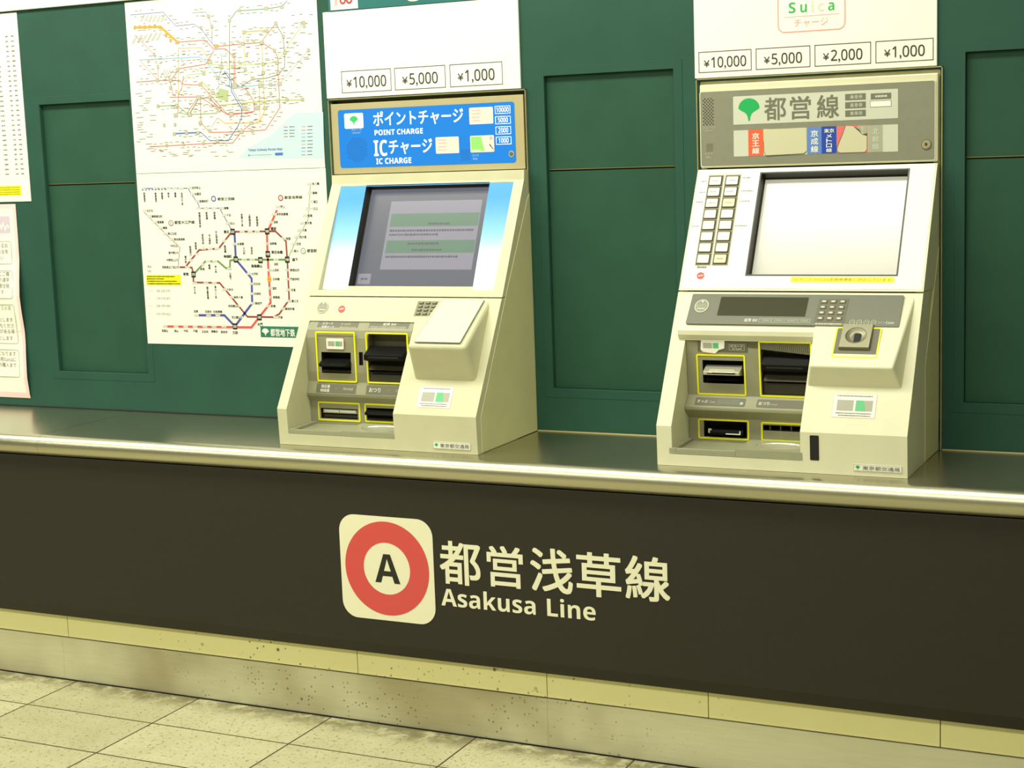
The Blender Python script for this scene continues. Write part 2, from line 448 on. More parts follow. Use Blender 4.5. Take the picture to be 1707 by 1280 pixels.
def carve(o, ops):
    """Boolean OPS [(operation, MB)] on object O, kept as plain mesh."""
    tmp = []
    for op, mb in ops:
        c = mb.build('cutter'); tmp.append(c); c.location = (0, 0, 0)
        for v in c.data.vertices: v.co -= parent_loc(o)
        c.location = parent_loc(o)
        m = o.modifiers.new('cut', 'BOOLEAN'); m.operation = op; m.object = c; m.solver = 'EXACT'; m.material_mode = 'TRANSFER'
    bpy.context.view_layer.update()
    dg = bpy.context.evaluated_depsgraph_get()
    me = bpy.data.meshes.new_from_object(o.evaluated_get(dg))
    old = o.data; o.modifiers.clear(); o.data = me; bpy.data.meshes.remove(old)
    for c in tmp:
        d = c.data; bpy.data.objects.remove(c); bpy.data.meshes.remove(d)
    return o
def leaf(mb, S, u, v, w, h, m, hh=0.4):
    """The ginkgo-leaf emblem: a fan on a stalk."""
    half = [(.5, .06), (.43, .0), (.31, -.065), (.2, -.125), (.115, -.21), (.065, -.32), (.035, -.5)]
    arc = [(.5 * math.cos(math.pi * i / 18), .06 + .44 * math.sin(math.pi * i / 18)) for i in range(1, 18)]
    pts = [(a, b) for a, b in half[::-1]] + arc + [(-a, b) for a, b in half]
    pts = [(u + a * w, v + b * h) for a, b in pts]
    mb.poly(S, pts, m, hh)
def dots(mb, S, u0, v0, u1, v1, du, dv, r, m, ell=False, h=1.1):
    j = 0; v = v0
    while v <= v1 + 1e-6:
        u = u0 + (du / 2 if j % 2 else 0)
        while u <= u1 + 1e-6:
            if not ell or ((u - (u0 + u1) / 2) / ((u1 - u0) / 2)) ** 2 + ((v - (v0 + v1) / 2) / ((v1 - v0) / 2)) ** 2 <= 1.15:
                mb.disc(S, u, v, r, m, h, k=8)
            u += du
        v += dv; j += 1
def dashes(mb, S, rows, m, hgt, seed=1, h=0.35):
    """Rows (u0, u1, v) of print too small to read."""
    rnd = random.Random(seed)
    for u0, u1, v in rows:
        u = u0
        while u < u1 - 1:
            w = min(rnd.uniform(.6, 1.3) * hgt, u1 - u); hh = hgt * rnd.uniform(.35, .5)
            mb.rect(S, u, v - hh, u + w, v + hh, m, h); u += w + hgt * rnd.uniform(.15, .35)

WALL = Surf((0, 0, 0))

# ------------------------------------------------------------------ the setting
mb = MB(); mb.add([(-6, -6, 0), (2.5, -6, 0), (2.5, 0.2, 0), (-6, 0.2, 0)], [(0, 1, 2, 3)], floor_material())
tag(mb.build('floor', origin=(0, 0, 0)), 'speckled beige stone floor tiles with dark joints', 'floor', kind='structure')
mb = MB(); mb.box(-6, -6, 2.8, 2.5, 0.2, 2.9, mat('ceiling_white', (214, 212, 196), 0.8))
tag(mb.build('ceiling'), 'pale station ceiling', 'ceiling', kind='structure')

REC = [(-3.209, -2.886), (-1.629, -1.297), (-0.630, -0.298)]
RZ0, RZ1, SEAMZ, RD = 0.789, 1.555, 1.3275, 0.016
mb = MB(); mb.box(-6, 0, 0.0, 2.5, 0.12, 2.8, GREEN)
wall = mb.build('wall_back'); cut = []
for a, b in REC:
    c = MB(); c.box(a, -0.05, RZ0, b, RD, RZ1, GREEN); cut.append(('DIFFERENCE', c))
for a, b in ((-2.234, -1.683), (-1.233, -0.684)):
    c = MB(); c.box(a, -0.05, 0.70, b, 0.06, 1.5215, GREEN); cut.append(('DIFFERENCE', c))
carve(wall, cut); add_bevel(wall, 0.0025)
tag(wall, 'dark green painted metal wall behind the counter', 'wall', kind='structure')
for a, b in REC:
    mb = MB()
    mb.box(a + .001, RD - .0035, SEAMZ + .0028, b - .001, RD + .002, RZ1 - .001, GREEN2)
    mb.box(a + .001, RD - .0045, SEAMZ + .0015, b - .001, RD + .002, SEAMZ + .0028, GOLD)
    mb.build('upper_infill_panel', wall)
    mb = MB(); mb.box(a + .001, RD - .0035, RZ0 + .001, b - .001, RD + .002, SEAMZ - .0022, GREEN2)
    mb.box(a + .001, RD - .001, SEAMZ - .003, b - .001, RD + .002, SEAMZ + .002, DARKGAP)
    mb.build('lower_infill_panel', wall)
    mb = MB(); w = 22
    mb.frame(WALL, a * 1000 - w, RZ0 * 1000 - w, b * 1000 + w, RZ1 * 1000 + w, w, GREEN, h0=-.5, h1=.9)
    mb.build('recess_border', wall, bevel=.0006, seg=1)

mb = MB()
js = [-6, -2.929, -2.019, -1.508, -1.116, -0.611, 0.3, 1.3, 2.5]
cm = cream_strip_material()
for a, b in zip(js, js[1:]): mb.box(a + .0011, -0.358, 0.1215, b - .0011, -0.33, 0.60, cm)
mb.box(-6, -0.352, 0.10, 2.5, -0.325, 0.60, DARKGAP)
tag(mb.build('trim_1'), 'cream skirting strip under the black fascia, spotted with dirt', 'trim', kind='structure')
mb = MB(); km = kick_material()
for a, b in ((-6, -2.95), (-2.9495, -1.5085), (-1.508, 0.3), (0.3005, 2.5)): mb.box(a, -0.360, 0.0, b, -0.33, 0.1185, km)
mb.box(-6, -.3628, 0, 2.5, -.3598, .0030, DARKGAP)
tag(mb.build('baseboard_front'), 'scuffed steel kick plate along the floor under the counter', 'baseboard', kind='structure')

def liner(n, x0, x1, z1, label, yb, m):
    mb = MB(); t = .0022; y0, y1 = -.006, .055
    mb.box(x0, y0, .681, x0 + t, y1, z1, FRAMEM); mb.box(x1 - t, y0, .681, x1, y1, z1, FRAMEM)
    mb.box(x0, y0, z1 - t, x1, y1, z1, FRAMEM)
    mb.box(x0 + t, yb, .75, x0 + .02, yb + .01, z1 - t, m); mb.box(x1 - .02, yb, .75, x1 - t, yb + .01, z1 - t, m); mb.box(x0 + .02, yb, z1 - .02, x1 - .02, yb + .01, z1 - t, m)
    tag(mb.build('trim_%d' % n), label, 'frame', kind='structure')
liner(2, -2.242, -1.6765, 1.5265, 'thin metal frame round the left machine', .022, mat('brown_gap_lining', (120, 108, 60), .6))
liner(3, -1.240, -0.6775, 1.5280, 'thin metal frame round the right machine', .004, FRAMEM)

# ------------------------------------------------------------------ counter
counter = thing('counter', (-2.0, -0.2, 0.0), 'long brushed steel counter with a rounded front edge carrying both machines', 'counter')
JX = -2.945
prof = [(-.0008, .640), (-.0008, .680), (-.375, .680)]
for i in range(1, 13):
    a = math.radians(90 + 15 * i); prof.append((-.375 + .028 * math.cos(a), .652 + .028 * math.sin(a)))
prof += [(-.375, .640)]
mb = MB(); tmat = top_material(); mb.prism(prof, -6, JX - .0006, tmat); mb.prism(prof, JX + .0006, 2.5, tmat); mb.prism([(y + .0004 * (y < -.37), z - .0004) for y, z in prof[1:-1]], JX - .0006, JX + .0006, tmat)
wt = mb.build('worktop', counter)
for p in wt.data.polygons: p.use_smooth = abs(p.normal.x) < .5
wt.modifiers.new('edge', 'EDGE_SPLIT').split_angle = math.radians(25)
mb = MB(); 
for a, b in ((-6, -2.2435), (-1.675, -1.2415), (-.676, 2.5)):
    mb = MB(); mb.prism([(-.001, .6802), (-.004, .6802), (-.0015, .6832)], a, b, DARKGAP if a < -5 else SEAL); mb.build('sealant_strip', counter)

mb = MB(); mb.prism([(-.385, .6232), (-.385, .214), (-.373, .184), (-.362, .184), (-.362, .6232)], -6, 2.5, FASCIA)
fascia = tag(mb.build('fascia_panel', origin=(-2, -.37, .184), bevel=.0015), 'long charcoal black panel fixed under the steel counter edge', 'panel')

# ------------------------------------------------------------------ line sign on the fascia
S = Surf((0, -.3853, 0))
k = .9958   # panel stands 15 mm nearer than the fit plane
sgn = thing('line_sign', (-1.9, -.3853, .26), 'white line sign with red ringed letter A on the black fascia', 'sign')
def fx(x, z): # fit plane y=-0.37 to fascia plane
    t = (3.6 - .3853) / (3.6 - .37); return x * t * 1000, (1.381 + (z - 1.381) * t) * 1000
def fbox(x0, z0, x1, z1): return (*fx(x0, z0), *fx(x1, z1))
mb = MB(); b = fbox(-2.044, .269, -1.787, .5255); mb.ext(S, MB.rr(*b, 42, 8), 0, .6, SIGNW); mb.build('emblem_plate', sgn)
cu, cv = fx(-1.9155, .398)
mb = MB(); mb.ring(S, cu, cv, 63.6, 115.2, SIGNRED, .9, 64); tag(mb.build('emblem_ring', sgn), 'red ring')
mb = MB(); mb.text(S, 'A', *fbox(-1.9488, .3625, -1.8795, .4335), SIGNK, .9, bold=.028); tag(mb.build('emblem_letter', sgn), 'black letter A')
mb = MB()
us = [(-1.7705, -1.662), (-1.6457, -1.5530), (-1.5345, -1.4290), (-1.4195, -1.3110), (-1.3010, -1.1950)]
zs = [(.3747, .4795), (.3790, .4775), (.3770, .4810), (.3775, .4800), (.3790, .4810)]
for ch, (a, c), (z0, z1) in zip('都営浅草線', us, zs): mb.text(S, ch, *fbox(a, z0, c, z1), SIGNW, .5, bold=.014)
mb.build('japanese_lettering', sgn)
mb = MB(); mb.text(S, 'Asakusa', *fbox(-1.7704, .3205, -1.5246, .3650), SIGNW, .5, bold=.012)
mb.text(S, 'Line', *fbox(-1.4953, .3210, -1.375, .3650), SIGNW, .5, bold=.012); mb.build('english_lettering', sgn)

# ------------------------------------------------------------------ price signs above the machines
def price_sign(x0, x1, z0, z1, label, boxes):
    t = thing('price_sign', ((x0 + x1) / 2, -.004, z0), label, 'sign', 'white price signs over the machines')
    mb = MB(); mb.box(x0, -.006, z0, x1, 0, z1, WHITE); mb.build('sign_board', t, bevel=.001, seg=1)
    S = Surf((0, -.0062, 0))
    for a, b, c, d, s in boxes:
        mb = MB(); a, b, c, d = [q * 1000 for q in (a, b, c, d)]
        mb.frame(S, a, b, c, d, 1.6, INK, h0=.3)
        w, h = c - a, d - b; yw = .115 * w
        num = s[1:]; tw = w * (.80 if len(num) > 5 else .70); l = a + (w - tw) / 2
        mb.text(S, '¥', l, b + .27 * h, l + yw * .95, b + .27 * h + yw * 1.05, INK, .3, bold=.006)
        mb.text(S, num, l + yw * 1.25, b + .14 * h, l + tw, b + .73 * h, INK, .3, bold=.006)
        mb.build('price_box', t)
    return t, S
PZ0, PZ1 = 1.5405, 1.596
price_sign(-2.2440, -1.6890, 1.5285, 1.7470, 'white price sign with three yen boxes over the left machine',
           [(-2.197, PZ0, -2.0502, PZ1, '¥10,000'), (-2.0400, PZ0, -1.8945, PZ1, '¥5,000'), (-1.8822, PZ0, -1.7364, PZ1, '¥1,000')])
t, S = price_sign(-1.2420, -0.6895, 1.5290, 1.90, 'white price sign with four yen boxes and a pink logo over the right machine',
           [(-1.2322, .001 + PZ0, -1.1055, 1.589, '¥10,000'), (-1.0954, .001 + PZ0, -.9691, 1.589, '¥5,000'), (-.9593, .001 + PZ0, -.8328, 1.589, '¥2,000'), (-.8228, .001 + PZ0, -.6968, 1.589, '¥1,000')])
mb = MB(); mb.frame(S, -1043.5, 1619.5, -889, 1745, 2.6, SUIP, r=16, h0=.3)
for ch, a, b, m in (('S', -1017.7, -1002, SUIG), ('u', -991, -976, SUIG), ('i', -966, -960.5, SUIO), ('c', -951, -937, SUIO), ('a', -928, -914, SUIG)):
    mb.text(S, ch, a, 1662, b, 1686 if ch in 'Si' else 1680, m, .3, bold=.02)
mb.rect(S, -1029, 1653.6, -903, 1654.6, SUIP)
mb.text(S, 'チャージ', -1005.6, 1631, -928, 1648, SUIP, .3)
mb.text(S, 'PASMO', -1026, 1695.5, -906, 1722, LPINK, .3, bold=.02)
tag(mb.build('charge_logo', t), 'pink outlined card logo')

ov = thing('overhead_sign', (-1.95, -.006, 1.75), 'teal sign board with a white logo square, above the left white price sign', 'sign')
mb = MB(); mb.box(-2.225, -.008, 1.7475, -1.689, 0, 1.93, TEAL); mb.build('sign_board', ov, bevel=.001, seg=1)
S = Surf((0, -.0082, 0)); mb = MB()
mb.rect(S, -2217, 1750.5, -2136, 1860, WHITE, .3)
mb.rect(S, -2205, 1761, -2196, 1790, CARDR, .6)
for q in (-2180, -2161): mb.ring(S, q, 1772, 4, 9.5, RED, .6)
tag(mb.build('logo_square', ov), 'white logo square with red marks')
mb = MB(); mb.text(S, 'g', -1993, 1756, -1950, 1826, SIGNW, .3, bold=.02); mb.build('lettering', ov)

# ------------------------------------------------------------------ posters and sheets
FT=[(172,432,'220志村坂上'),(179,415,'270本蓮沼'),(194,395,'270板橋本町'),(274,375,'220巣鴨'),(281,356,'220千石'),(292,334,'220白山'),(13,372,'270光が丘'),(29,356,'270練馬春日町'),(47,340,'220豊島園'),(65,324,'220練馬'),(81,308,'220新江古田'),(100,292,'220落合南長崎'),(102,274,'中井220'),(93,255,'東中野270'),(85,235,'中野坂上270'),(68,215,'西新宿五丁目270'),(147,215,'270'),(161,234,'270'),(181,251,'270'),(205,266,'220'),(227,265,'220'),(250,265,'220'),(275,286,'220'),(336,311,'220'),(362,310,'220'),(385,310,'180'),(456,376,'220押上'),(442,356,'220本所吾妻橋'),(431,335,'180浅草'),(415,278,'180浅草橋'),(419,207,'180人形町'),(434,183,'日本橋'),(416,158,'180宝町'),(416,134,'180東銀座'),(408,110,'180新橋'),(57,49,'270'),(95,49,'270'),(128,50,'270'),(160,50,'270'),(193,51,'220'),(224,51,'220'),(257,52,'220'),(52,37,'西馬込'),(95,37,'馬込'),(128,38,'中延'),(160,38,'戸越'),(189,37,'五反田'),(221,38,'高輪台'),(253,37,'泉岳寺'),(310,278,'220水道橋'),(351,197,'220大手町'),(357,170,'220日比谷'),(357,143,'220内幸町'),(357,117,'220御成門'),(292,78,'芝公園220'),(167,82,'220'),(208,81,'220'),(239,82,'220'),(167,93,'目黒'),(205,93,'白金台'),(233,93,'白金高輪'),(218,231,'270'),(240,231,'220'),(199,222,'220'),(197,210,'新宿'),(288,211,'220'),(337,235,'180'),(363,235,'180'),(440,235,'180'),(440,223,'浜町'),(491,258,'180菊川'),(500,277,'220住吉'),(511,295,'220西大島'),(520,313,'220大島'),(530,332,'220東大島'),(540,351,'270船堀'),(551,369,'270一之江'),(560,387,'270瑞江'),(559,410,'270篠崎'),(559,434,'320本八幡'),(468,291,'180両国'),(475,207,'180清澄白河'),(475,183,'220門前仲町'),(475,154,'220月島'),(475,124,'220勝どき'),(453,103,'220築地市場'),(429,80,'220汐留'),(168,171,'270'),(206,171,'270'),(234,172,'220'),(266,154,'220六本木'),(289,133,'220麻布十番'),(283,109,'赤羽橋220'),(15,434,'270'),(55,433,'270'),(76,433,'270'),(99,432,'270'),(121,432,'270'),(143,431,'220'),(197,376,'270'),(223,376,'270'),(249,375,'270'),(17,217,'大人'),(16,204,'180')]
FV=[(23,423,'西高島平'),(62,422,'新高島平'),(84,422,'高島平'),(106,421,'西台'),(129,421,'蓮根'),(151,420,'志村三丁目'),(206,366,'板橋区役所前'),(230,366,'新板橋'),(256,366,'西巣鴨'),(345,360,'本郷三丁目'),(370,359,'上野御徒町'),(394,352,'新御徒町'),(212,306,'若松河田'),(235,305,'牛込柳町'),(258,314,'牛込神楽坂'),(284,275,'飯田橋'),(150,247,'都庁前'),(168,274,'新宿西口'),(187,284,'東新宿'),(228,223,'曙橋'),(249,220,'市ヶ谷'),(296,201,'九段下'),(346,270,'小川町'),(371,270,'岩本町'),(174,162,'代々木'),(217,162,'国立競技場'),(244,164,'青山一丁目')]
FB=[(312,311,'220'),(424,311,'180'),(422,250,'180'),(383,79,'180'),(301,53,'220'),(317,236,'180'),(173,195,'270'),(397,234,'180'),(483,235,'180')]
FL=[(283,311,'春日'),(436,318,'蔵前'),(434,255,'東日本橋'),(375,60,'大門'),(292,36,'三田'),(278,244,'神保町'),(139,196,'新宿'),(366,218,'馬喰横山'),(499,235,'森下')]
FLINES=[('red2',2.6,[(123,215),(147,215),(165,232),(197,262),(263,266),(303,305),(312,311),(424,311),(450,311),(482,284),(483,235),(482,128),(448,89),(429,80),(344,80),(259,172),(171,173),(173,196),(169,214),(147,215)]),('red',3.4,[(459,367),(431,320),(423,310),(421,252),(421,183),(422,119),(383,80),(355,51),(60,49)]),('blue',3.4,[(318,311),(317,236),(365,184),(362,117),(301,53),(268,83),(175,82)]),('blue',1.2,[(18,434),(172,431),(204,388),(208,376),(274,375),(312,311)]),('green',2.8,[(173,195),(216,231),(258,231),(283,212),(296,214),(298,233),(317,236),(422,235),(483,235)]),('green',0.9,[(483,235),(517,290),(555,340),(569,436)]),('red2',0.9,[(18,368),(105,292),(133,271),(123,218)])]
PATCH=[(186,83)]
RLINES=[('mauve',1.1,[(17,905),(128,905),(167,866),(226,867),(249,854),(289,805)]),('gold',4.0,[(26,871),(116,867),(168,824)]),('red',1.2,[(168,823),(259,823),(288,797),(323,797),(350,774),(347,704),(384,686),(406,655),(405,629),(339,623),(319,624),(238,706),(180,710)]),('red',1.2,[(291,804),(381,806),(441,806),(479,783),(488,766),(487,724),(486,635),(437,579),(360,577),(257,579),(230,606),(233,666)]),('teal',1.2,[(330,699),(343,869),(367,892),(461,891),(510,894),(527,907)]),('grey',1.2,[(488,852),(509,817),(510,774),(508,739),(487,720),(446,713),(406,713),(369,698)]),('pink',1.2,[(488,852),(446,814),(441,806)]),('sky',1.2,[(36,783),(240,780),(263,762),(305,713),(332,695),(425,696),(489,696)]),('pale',0.9,[(489,696),(584,778)]),('gold',1.0,[(159,666),(171,807),(246,804),(268,775)]),('yellow',1.8,[(300,650),(482,655),(557,652)]),('red',1.2,[(22,724),(92,725),(138,723),(171,753),(259,760),(286,794)]),('red',1.2,[(131,678),(219,675),(235,673),(315,626),(400,626)]),('brown',1.5,[(194,631),(227,670),(260,672),(307,630)]),('brown',1.0,[(186,633),(220,669)]),('steel',2.2,[(140,580),(228,580)]),('steel',1.4,[(228,580),(256,557),(316,555),(349,591),(363,614),(365,637),(335,685),(337,711),(315,739)]),('mauve',1.0,[(321,739),(344,711),(341,685),(371,640)]),('red',1.2,[(51,547),(276,550),(329,548),(360,577),(394,598)]),('gold',1.2,[(285,617),(309,601),(394,599),(418,598),(437,627),(439,693),(441,804)]),('olive',1.2,[(90,656),(154,656),(190,629),(286,629)]),('lime',1.0,[(176,720),(199,735),(244,736),(279,758),(344,751),(441,752),(485,753),(573,848)]),('pink',0.9,[(25,853),(89,795),(99,757),(96,727)]),('pink',0.9,[(40,781),(92,730)]),('red',1.0,[(131,735),(141,701),(143,681)]),('red',1.0,[(182,733),(175,703),(161,683),(155,636)]),('mauve',0.9,[(310,786),(309,749),(297,720),(296,700),(287,691)]),('gold',1.0,[(425,694),(421,605),(402,597)]),('grey',0.8,[(224,897),(269,896),(285,860),(283,811)]),('lime',1.0,[(385,837),(384,742),(406,715)]),('gold',1.4,[(389,837),(459,836)]),('lime',1.6,[(239,716),(301,660)]),('pink',0.8,[(354,777),(351,701)]),('red',1.0,[(138,721),(168,722),(180,711)]),('olive',1.0,[(153,636),(190,629)]),('pale',1.0,[(285,617),(263,591)])]
RDASH=[(34,899,7),(38,914,10),(54,898,8),(53,915,7),(92,914,9),(152,894,12),(126,896,8),(164,883,14),(135,885,9),(173,874,14),(144,876,10),(185,857,8),(188,874,7),(204,857,10),(205,875,10),(250,859,9),(224,860,11),(270,842,7),(245,844,12),(281,829,8),(255,829,12),(263,820,15),(45,862,15),(61,862,13),(63,879,7),(78,862,6),(95,858,9),(97,874,8),(144,856,12),(115,858,11),(128,845,11),(172,834,15),(142,837,10),(187,814,8),(186,830,7),(206,816,8),(206,833,14),(223,814,14),(221,830,11),(255,814,12),(294,804,13),(264,807,12),(353,783,15),(326,784,7),(365,758,15),(338,760,8),(363,744,13),(339,745,6),(364,733,14),(375,698,14),(347,698,9),(385,691,10),(362,692,7),(407,675,14),(379,675,9),(409,664,6),(419,642,11),(388,618,8),(389,637,7),(373,617,10),(371,633,14),(355,634,13),(328,616,8),(330,630,14),(321,635,11),(294,638,10),(311,647,14),(279,648,15),(298,659,12),(289,671,14),(248,685,10),(262,693,9),(239,696,7),(219,716,14),(196,701,12),(308,797,12),(312,813,6),(346,813,11),(362,814,15),(396,797,13),(396,815,14),(410,814,9),(427,799,15),(426,814,13),(465,798,8),(440,800,12),(456,792,8),(476,754,9),(498,736,8),(498,709,8),(471,711,14),(473,693,11),(499,680,11),(476,681,7),(496,663,7),(471,665,14),(500,648,12),(489,623,11),(463,625,11),(481,612,14),(455,612,8),(469,601,10),(459,590,10),(432,593,14),(421,588,8),(398,570,11),(402,587,13),(344,569,14),(346,585,12),(326,572,14),(329,586,9),(309,571,14),(276,587,12),(237,588,7),(253,596,11),(228,599,8),(243,634,7),(243,650,6),(218,653,12),(342,714,7),(319,714,9),(348,730,13),(319,732,12),(350,744,15),(349,759,12),(322,763,10),(351,774,14),(321,778,13),(352,792,14),(325,793,9),(350,808,9),(354,824,13),(351,839,7),(357,853,14),(329,855,9),(343,881,8),(384,884,15),(384,901,14),(402,883,12),(403,899,8),(423,884,15),(444,882,8),(441,901,15),(478,886,12),(478,900,7),(494,884,9),(493,900,7),(532,901,11),(507,902,9),(510,840,14),(479,842,15),(513,827,8),(486,829,14),(521,801,9),(499,804,8),(522,788,9),(500,788,7),(522,763,10),(496,762,11),(524,750,15),(495,751,12),(511,730,13),(483,732,13),(472,710,8),(472,725,12),(461,706,11),(461,723,9),(431,705,14),(434,722,14),(420,707,12),(378,708,14),(395,703,11),(368,703,10),(490,842,10),(462,842,15),(479,834,10),(452,833,14),(469,824,10),(441,825,14),(77,792,14),(91,774,6),(94,791,7),(111,773,11),(110,788,10),(128,774,9),(131,788,7),(149,789,13),(167,773,9),(168,788,8),(184,772,12),(188,789,8),(202,773,15),(203,788,9),(220,773,10),(224,789,9),(267,771,13),(235,773,15),(289,750,14),(260,751,11),(300,737,15),(271,737,10),(305,724,7),(284,727,7),(304,705,13),(352,701,9),(369,687,13),(387,689,13),(386,703,8),(407,687,10),(443,688,12),(458,686,14),(474,686,10),(476,703,12),(511,704,7),(487,708,12),(526,715,10),(501,717,10),(510,729,14),(551,736,13),(526,739,9),(560,746,9),(535,747,12),(575,756,13),(584,767,9),(558,768,13),(175,682,12),(149,682,8),(172,696,6),(174,712,7),(151,713,8),(152,731,9),(179,743,10),(154,744,8),(181,761,12),(155,760,8),(179,776,6),(154,776,11),(186,791,14),(158,793,7),(188,798,14),(206,798,8),(211,814,7),(268,793,13),(238,794,13),(272,785,8),(245,786,14),(318,659,11),(336,643,6),(357,645,14),(358,660,14),(374,644,11),(374,658,14),(391,646,7),(394,661,9),(410,646,13),(428,647,10),(428,662,14),(448,647,15),(445,661,9),(464,648,10),(465,664,9),(502,646,9),(502,661,13),(520,644,12),(540,646,11),(539,661,11),(38,717,11),(41,732,9),(58,717,10),(59,731,10),(76,718,7),(105,715,11),(106,734,7),(122,716,10),(122,732,10),(134,733,12),(172,742,9),(144,745,13),(189,748,11),(187,764,13),(208,750,13),(209,766,11),(223,748,7),(242,750,14),(243,768,9),(257,773,7),(290,783,10),(264,784,10),(146,668,11),(147,685,14),(165,667,11),(167,684,14),(184,668,9),(186,685,12),(201,666,12),(203,683,11),(266,663,12),(279,653,8),(251,653,15),(296,644,10),(269,646,11),(331,636,14),(349,619,7),(348,633,12),(364,618,14),(366,633,8),(383,618,11),(384,632,12),(218,642,10),(191,645,11),(232,656,13),(200,659,14),(242,677,12),(286,661,11),(298,649,12),(267,650,14),(282,641,11),(213,643,13),(186,647,8),(225,657,13),(198,656,7),(159,573,11),(159,588,9),(174,570,14),(176,587,15),(193,571,15),(211,574,12),(212,590,14),(255,568,10),(226,570,14),(271,548,11),(273,564,9),(288,549,9),(288,565,9),(301,548,8),(303,565,7),(314,569,10),(350,580,8),(327,579,8),(368,601,9),(344,602,9),(379,624,13),(370,649,10),(342,650,14),(337,661,10),(327,674,14),(348,699,8),(322,700,13),(343,718,10),(315,722,13),(311,730,8),(342,729,11),(314,731,12),(350,720,12),(321,720,13),(355,698,10),(329,698,10),(364,672,13),(368,661,8),(344,662,9),(379,649,14),(353,651,7),(71,540,7),(72,554,10),(87,538,7),(92,554,11),(107,538,12),(110,557,15),(127,557,9),(147,558,13),(164,541,13),(164,556,12),(182,542,8),(183,556,13),(203,542,12),(218,540,7),(220,557,13),(238,540,13),(240,558,11),(256,543,15),(293,543,12),(293,558,13),(309,543,8),(312,557,8),(351,558,8),(325,558,12),(365,566,13),(339,569,7),(386,584,12),(360,585,8),(397,589,13),(372,592,7),(325,591,9),(329,610,10),(361,609,13),(406,606,11),(410,608,13),(443,618,10),(449,640,9),(452,654,12),(423,655,13),(453,665,14),(424,666,12),(450,706,7),(425,709,12),(426,722,11),(456,734,15),(450,750,7),(424,751,15),(455,763,14),(429,765,8),(454,777,11),(427,777,11),(452,789,8),(426,792,13),(106,646,10),(108,664,10),(123,648,7),(139,649,14),(140,665,7),(179,647,9),(150,648,14),(165,637,10),(212,636,12),(229,620,13),(228,638,10),(250,636,9),(266,620,11),(267,637,14),(200,727,10),(215,726,7),(216,743,11),(227,729,10),(230,745,7),(243,743,9),(256,750,8),(297,749,12),(294,764,11),(312,746,10),(311,761,13),(329,743,8),(362,742,14),(376,744,6),(379,758,11),(393,760,13),(409,743,7),(410,759,7),(425,744,8),(424,760,7),(457,744,8),(456,759,15),(471,744,9),(472,760,7),(509,766,11),(483,764,11),(521,778,11),(494,777,11),(534,787,14),(503,788,15),(544,800,14),(520,803,6),(525,812,15),(565,823,11),(537,824,13),(575,836,10),(552,838,8),(50,840,8),(68,830,15),(39,832,8),(79,817,13),(52,820,7),(91,808,11),(61,808,12),(108,783,13),(81,782,7),(108,770,9),(112,742,11),(85,744,9),(69,766,13),(40,767,9),(81,756,11),(53,757,10),(91,743,8),(66,744,10),(150,723,13),(120,726,12),(150,712,9),(155,690,10),(130,691,9),(189,719,6),(165,719,10),(183,692,13),(155,695,9),(147,668,8),(141,654,14),(299,775,7),(324,760,11),(317,733,11),(288,736,13),(310,709,11),(436,677,9),(409,681,14),(437,663,11),(413,665,7),(438,650,14),(408,649,14),(433,634,8),(409,635,11),(437,619,13),(408,621,12),(425,602,11),(240,888,9),(237,904,13),(256,887,12),(253,905,11),(289,884,12),(262,886,10),(296,870,15),(299,847,12),(269,849,13),(298,833,12),(270,837,12),(399,822,12),(374,824,7),(397,811,9),(370,811,13),(399,796,12),(370,799,13),(395,782,7),(369,771,14),(399,756,13),(371,755,11),(404,731,10),(377,733,13),(385,726,12),(404,829,13),(408,843,13),(423,846,12),(439,828,10),(442,843,13),(263,704,9),(276,692,10),(290,681,11),(264,684,8),(302,672,11),(276,672,9),(366,762,9),(339,763,13),(367,746,12),(343,748,6),(363,732,7),(339,731,11),(336,716,14),(155,728,7),(172,624,13),(171,641,12),(286,604,9),(61,698,23),(27,693,22),(34,686,15),(59,679,23),(58,672,18),(52,666,20),(33,660,16),(45,653,12),(45,647,21),(20,641,15),(71,632,24),(26,628,25),(70,619,20),(29,614,17),(25,608,19),(22,602,16),(24,595,21),(35,588,24),(61,581,12),(55,574,22),(29,569,23),(16,562,15),(51,555,23),(65,548,19),(53,542,25),(63,535,15),(192,520,15),(100,520,13),(120,530,8),(311,528,8),(321,524,17),(174,528,21),(265,526,20),(274,515,14),(188,517,14),(172,523,18),(213,532,22),(126,525,13),(93,533,14),(92,536,15),(183,533,12),(137,520,21),(301,514,15),(137,524,11),(592,819,13),(568,850,14),(547,704,12),(582,846,10),(574,851,11),(575,840,11),(573,823,10),(547,666,12),(582,756,9),(586,766,9),(558,768,8),(541,844,11),(529,644,8),(542,869,11),(542,797,10),(530,671,15),(553,734,10),(598,867,12),(554,750,15),(566,846,9),(567,870,11),(576,760,16),(551,792,9),(549,773,14),(553,661,12),(551,849,14)]
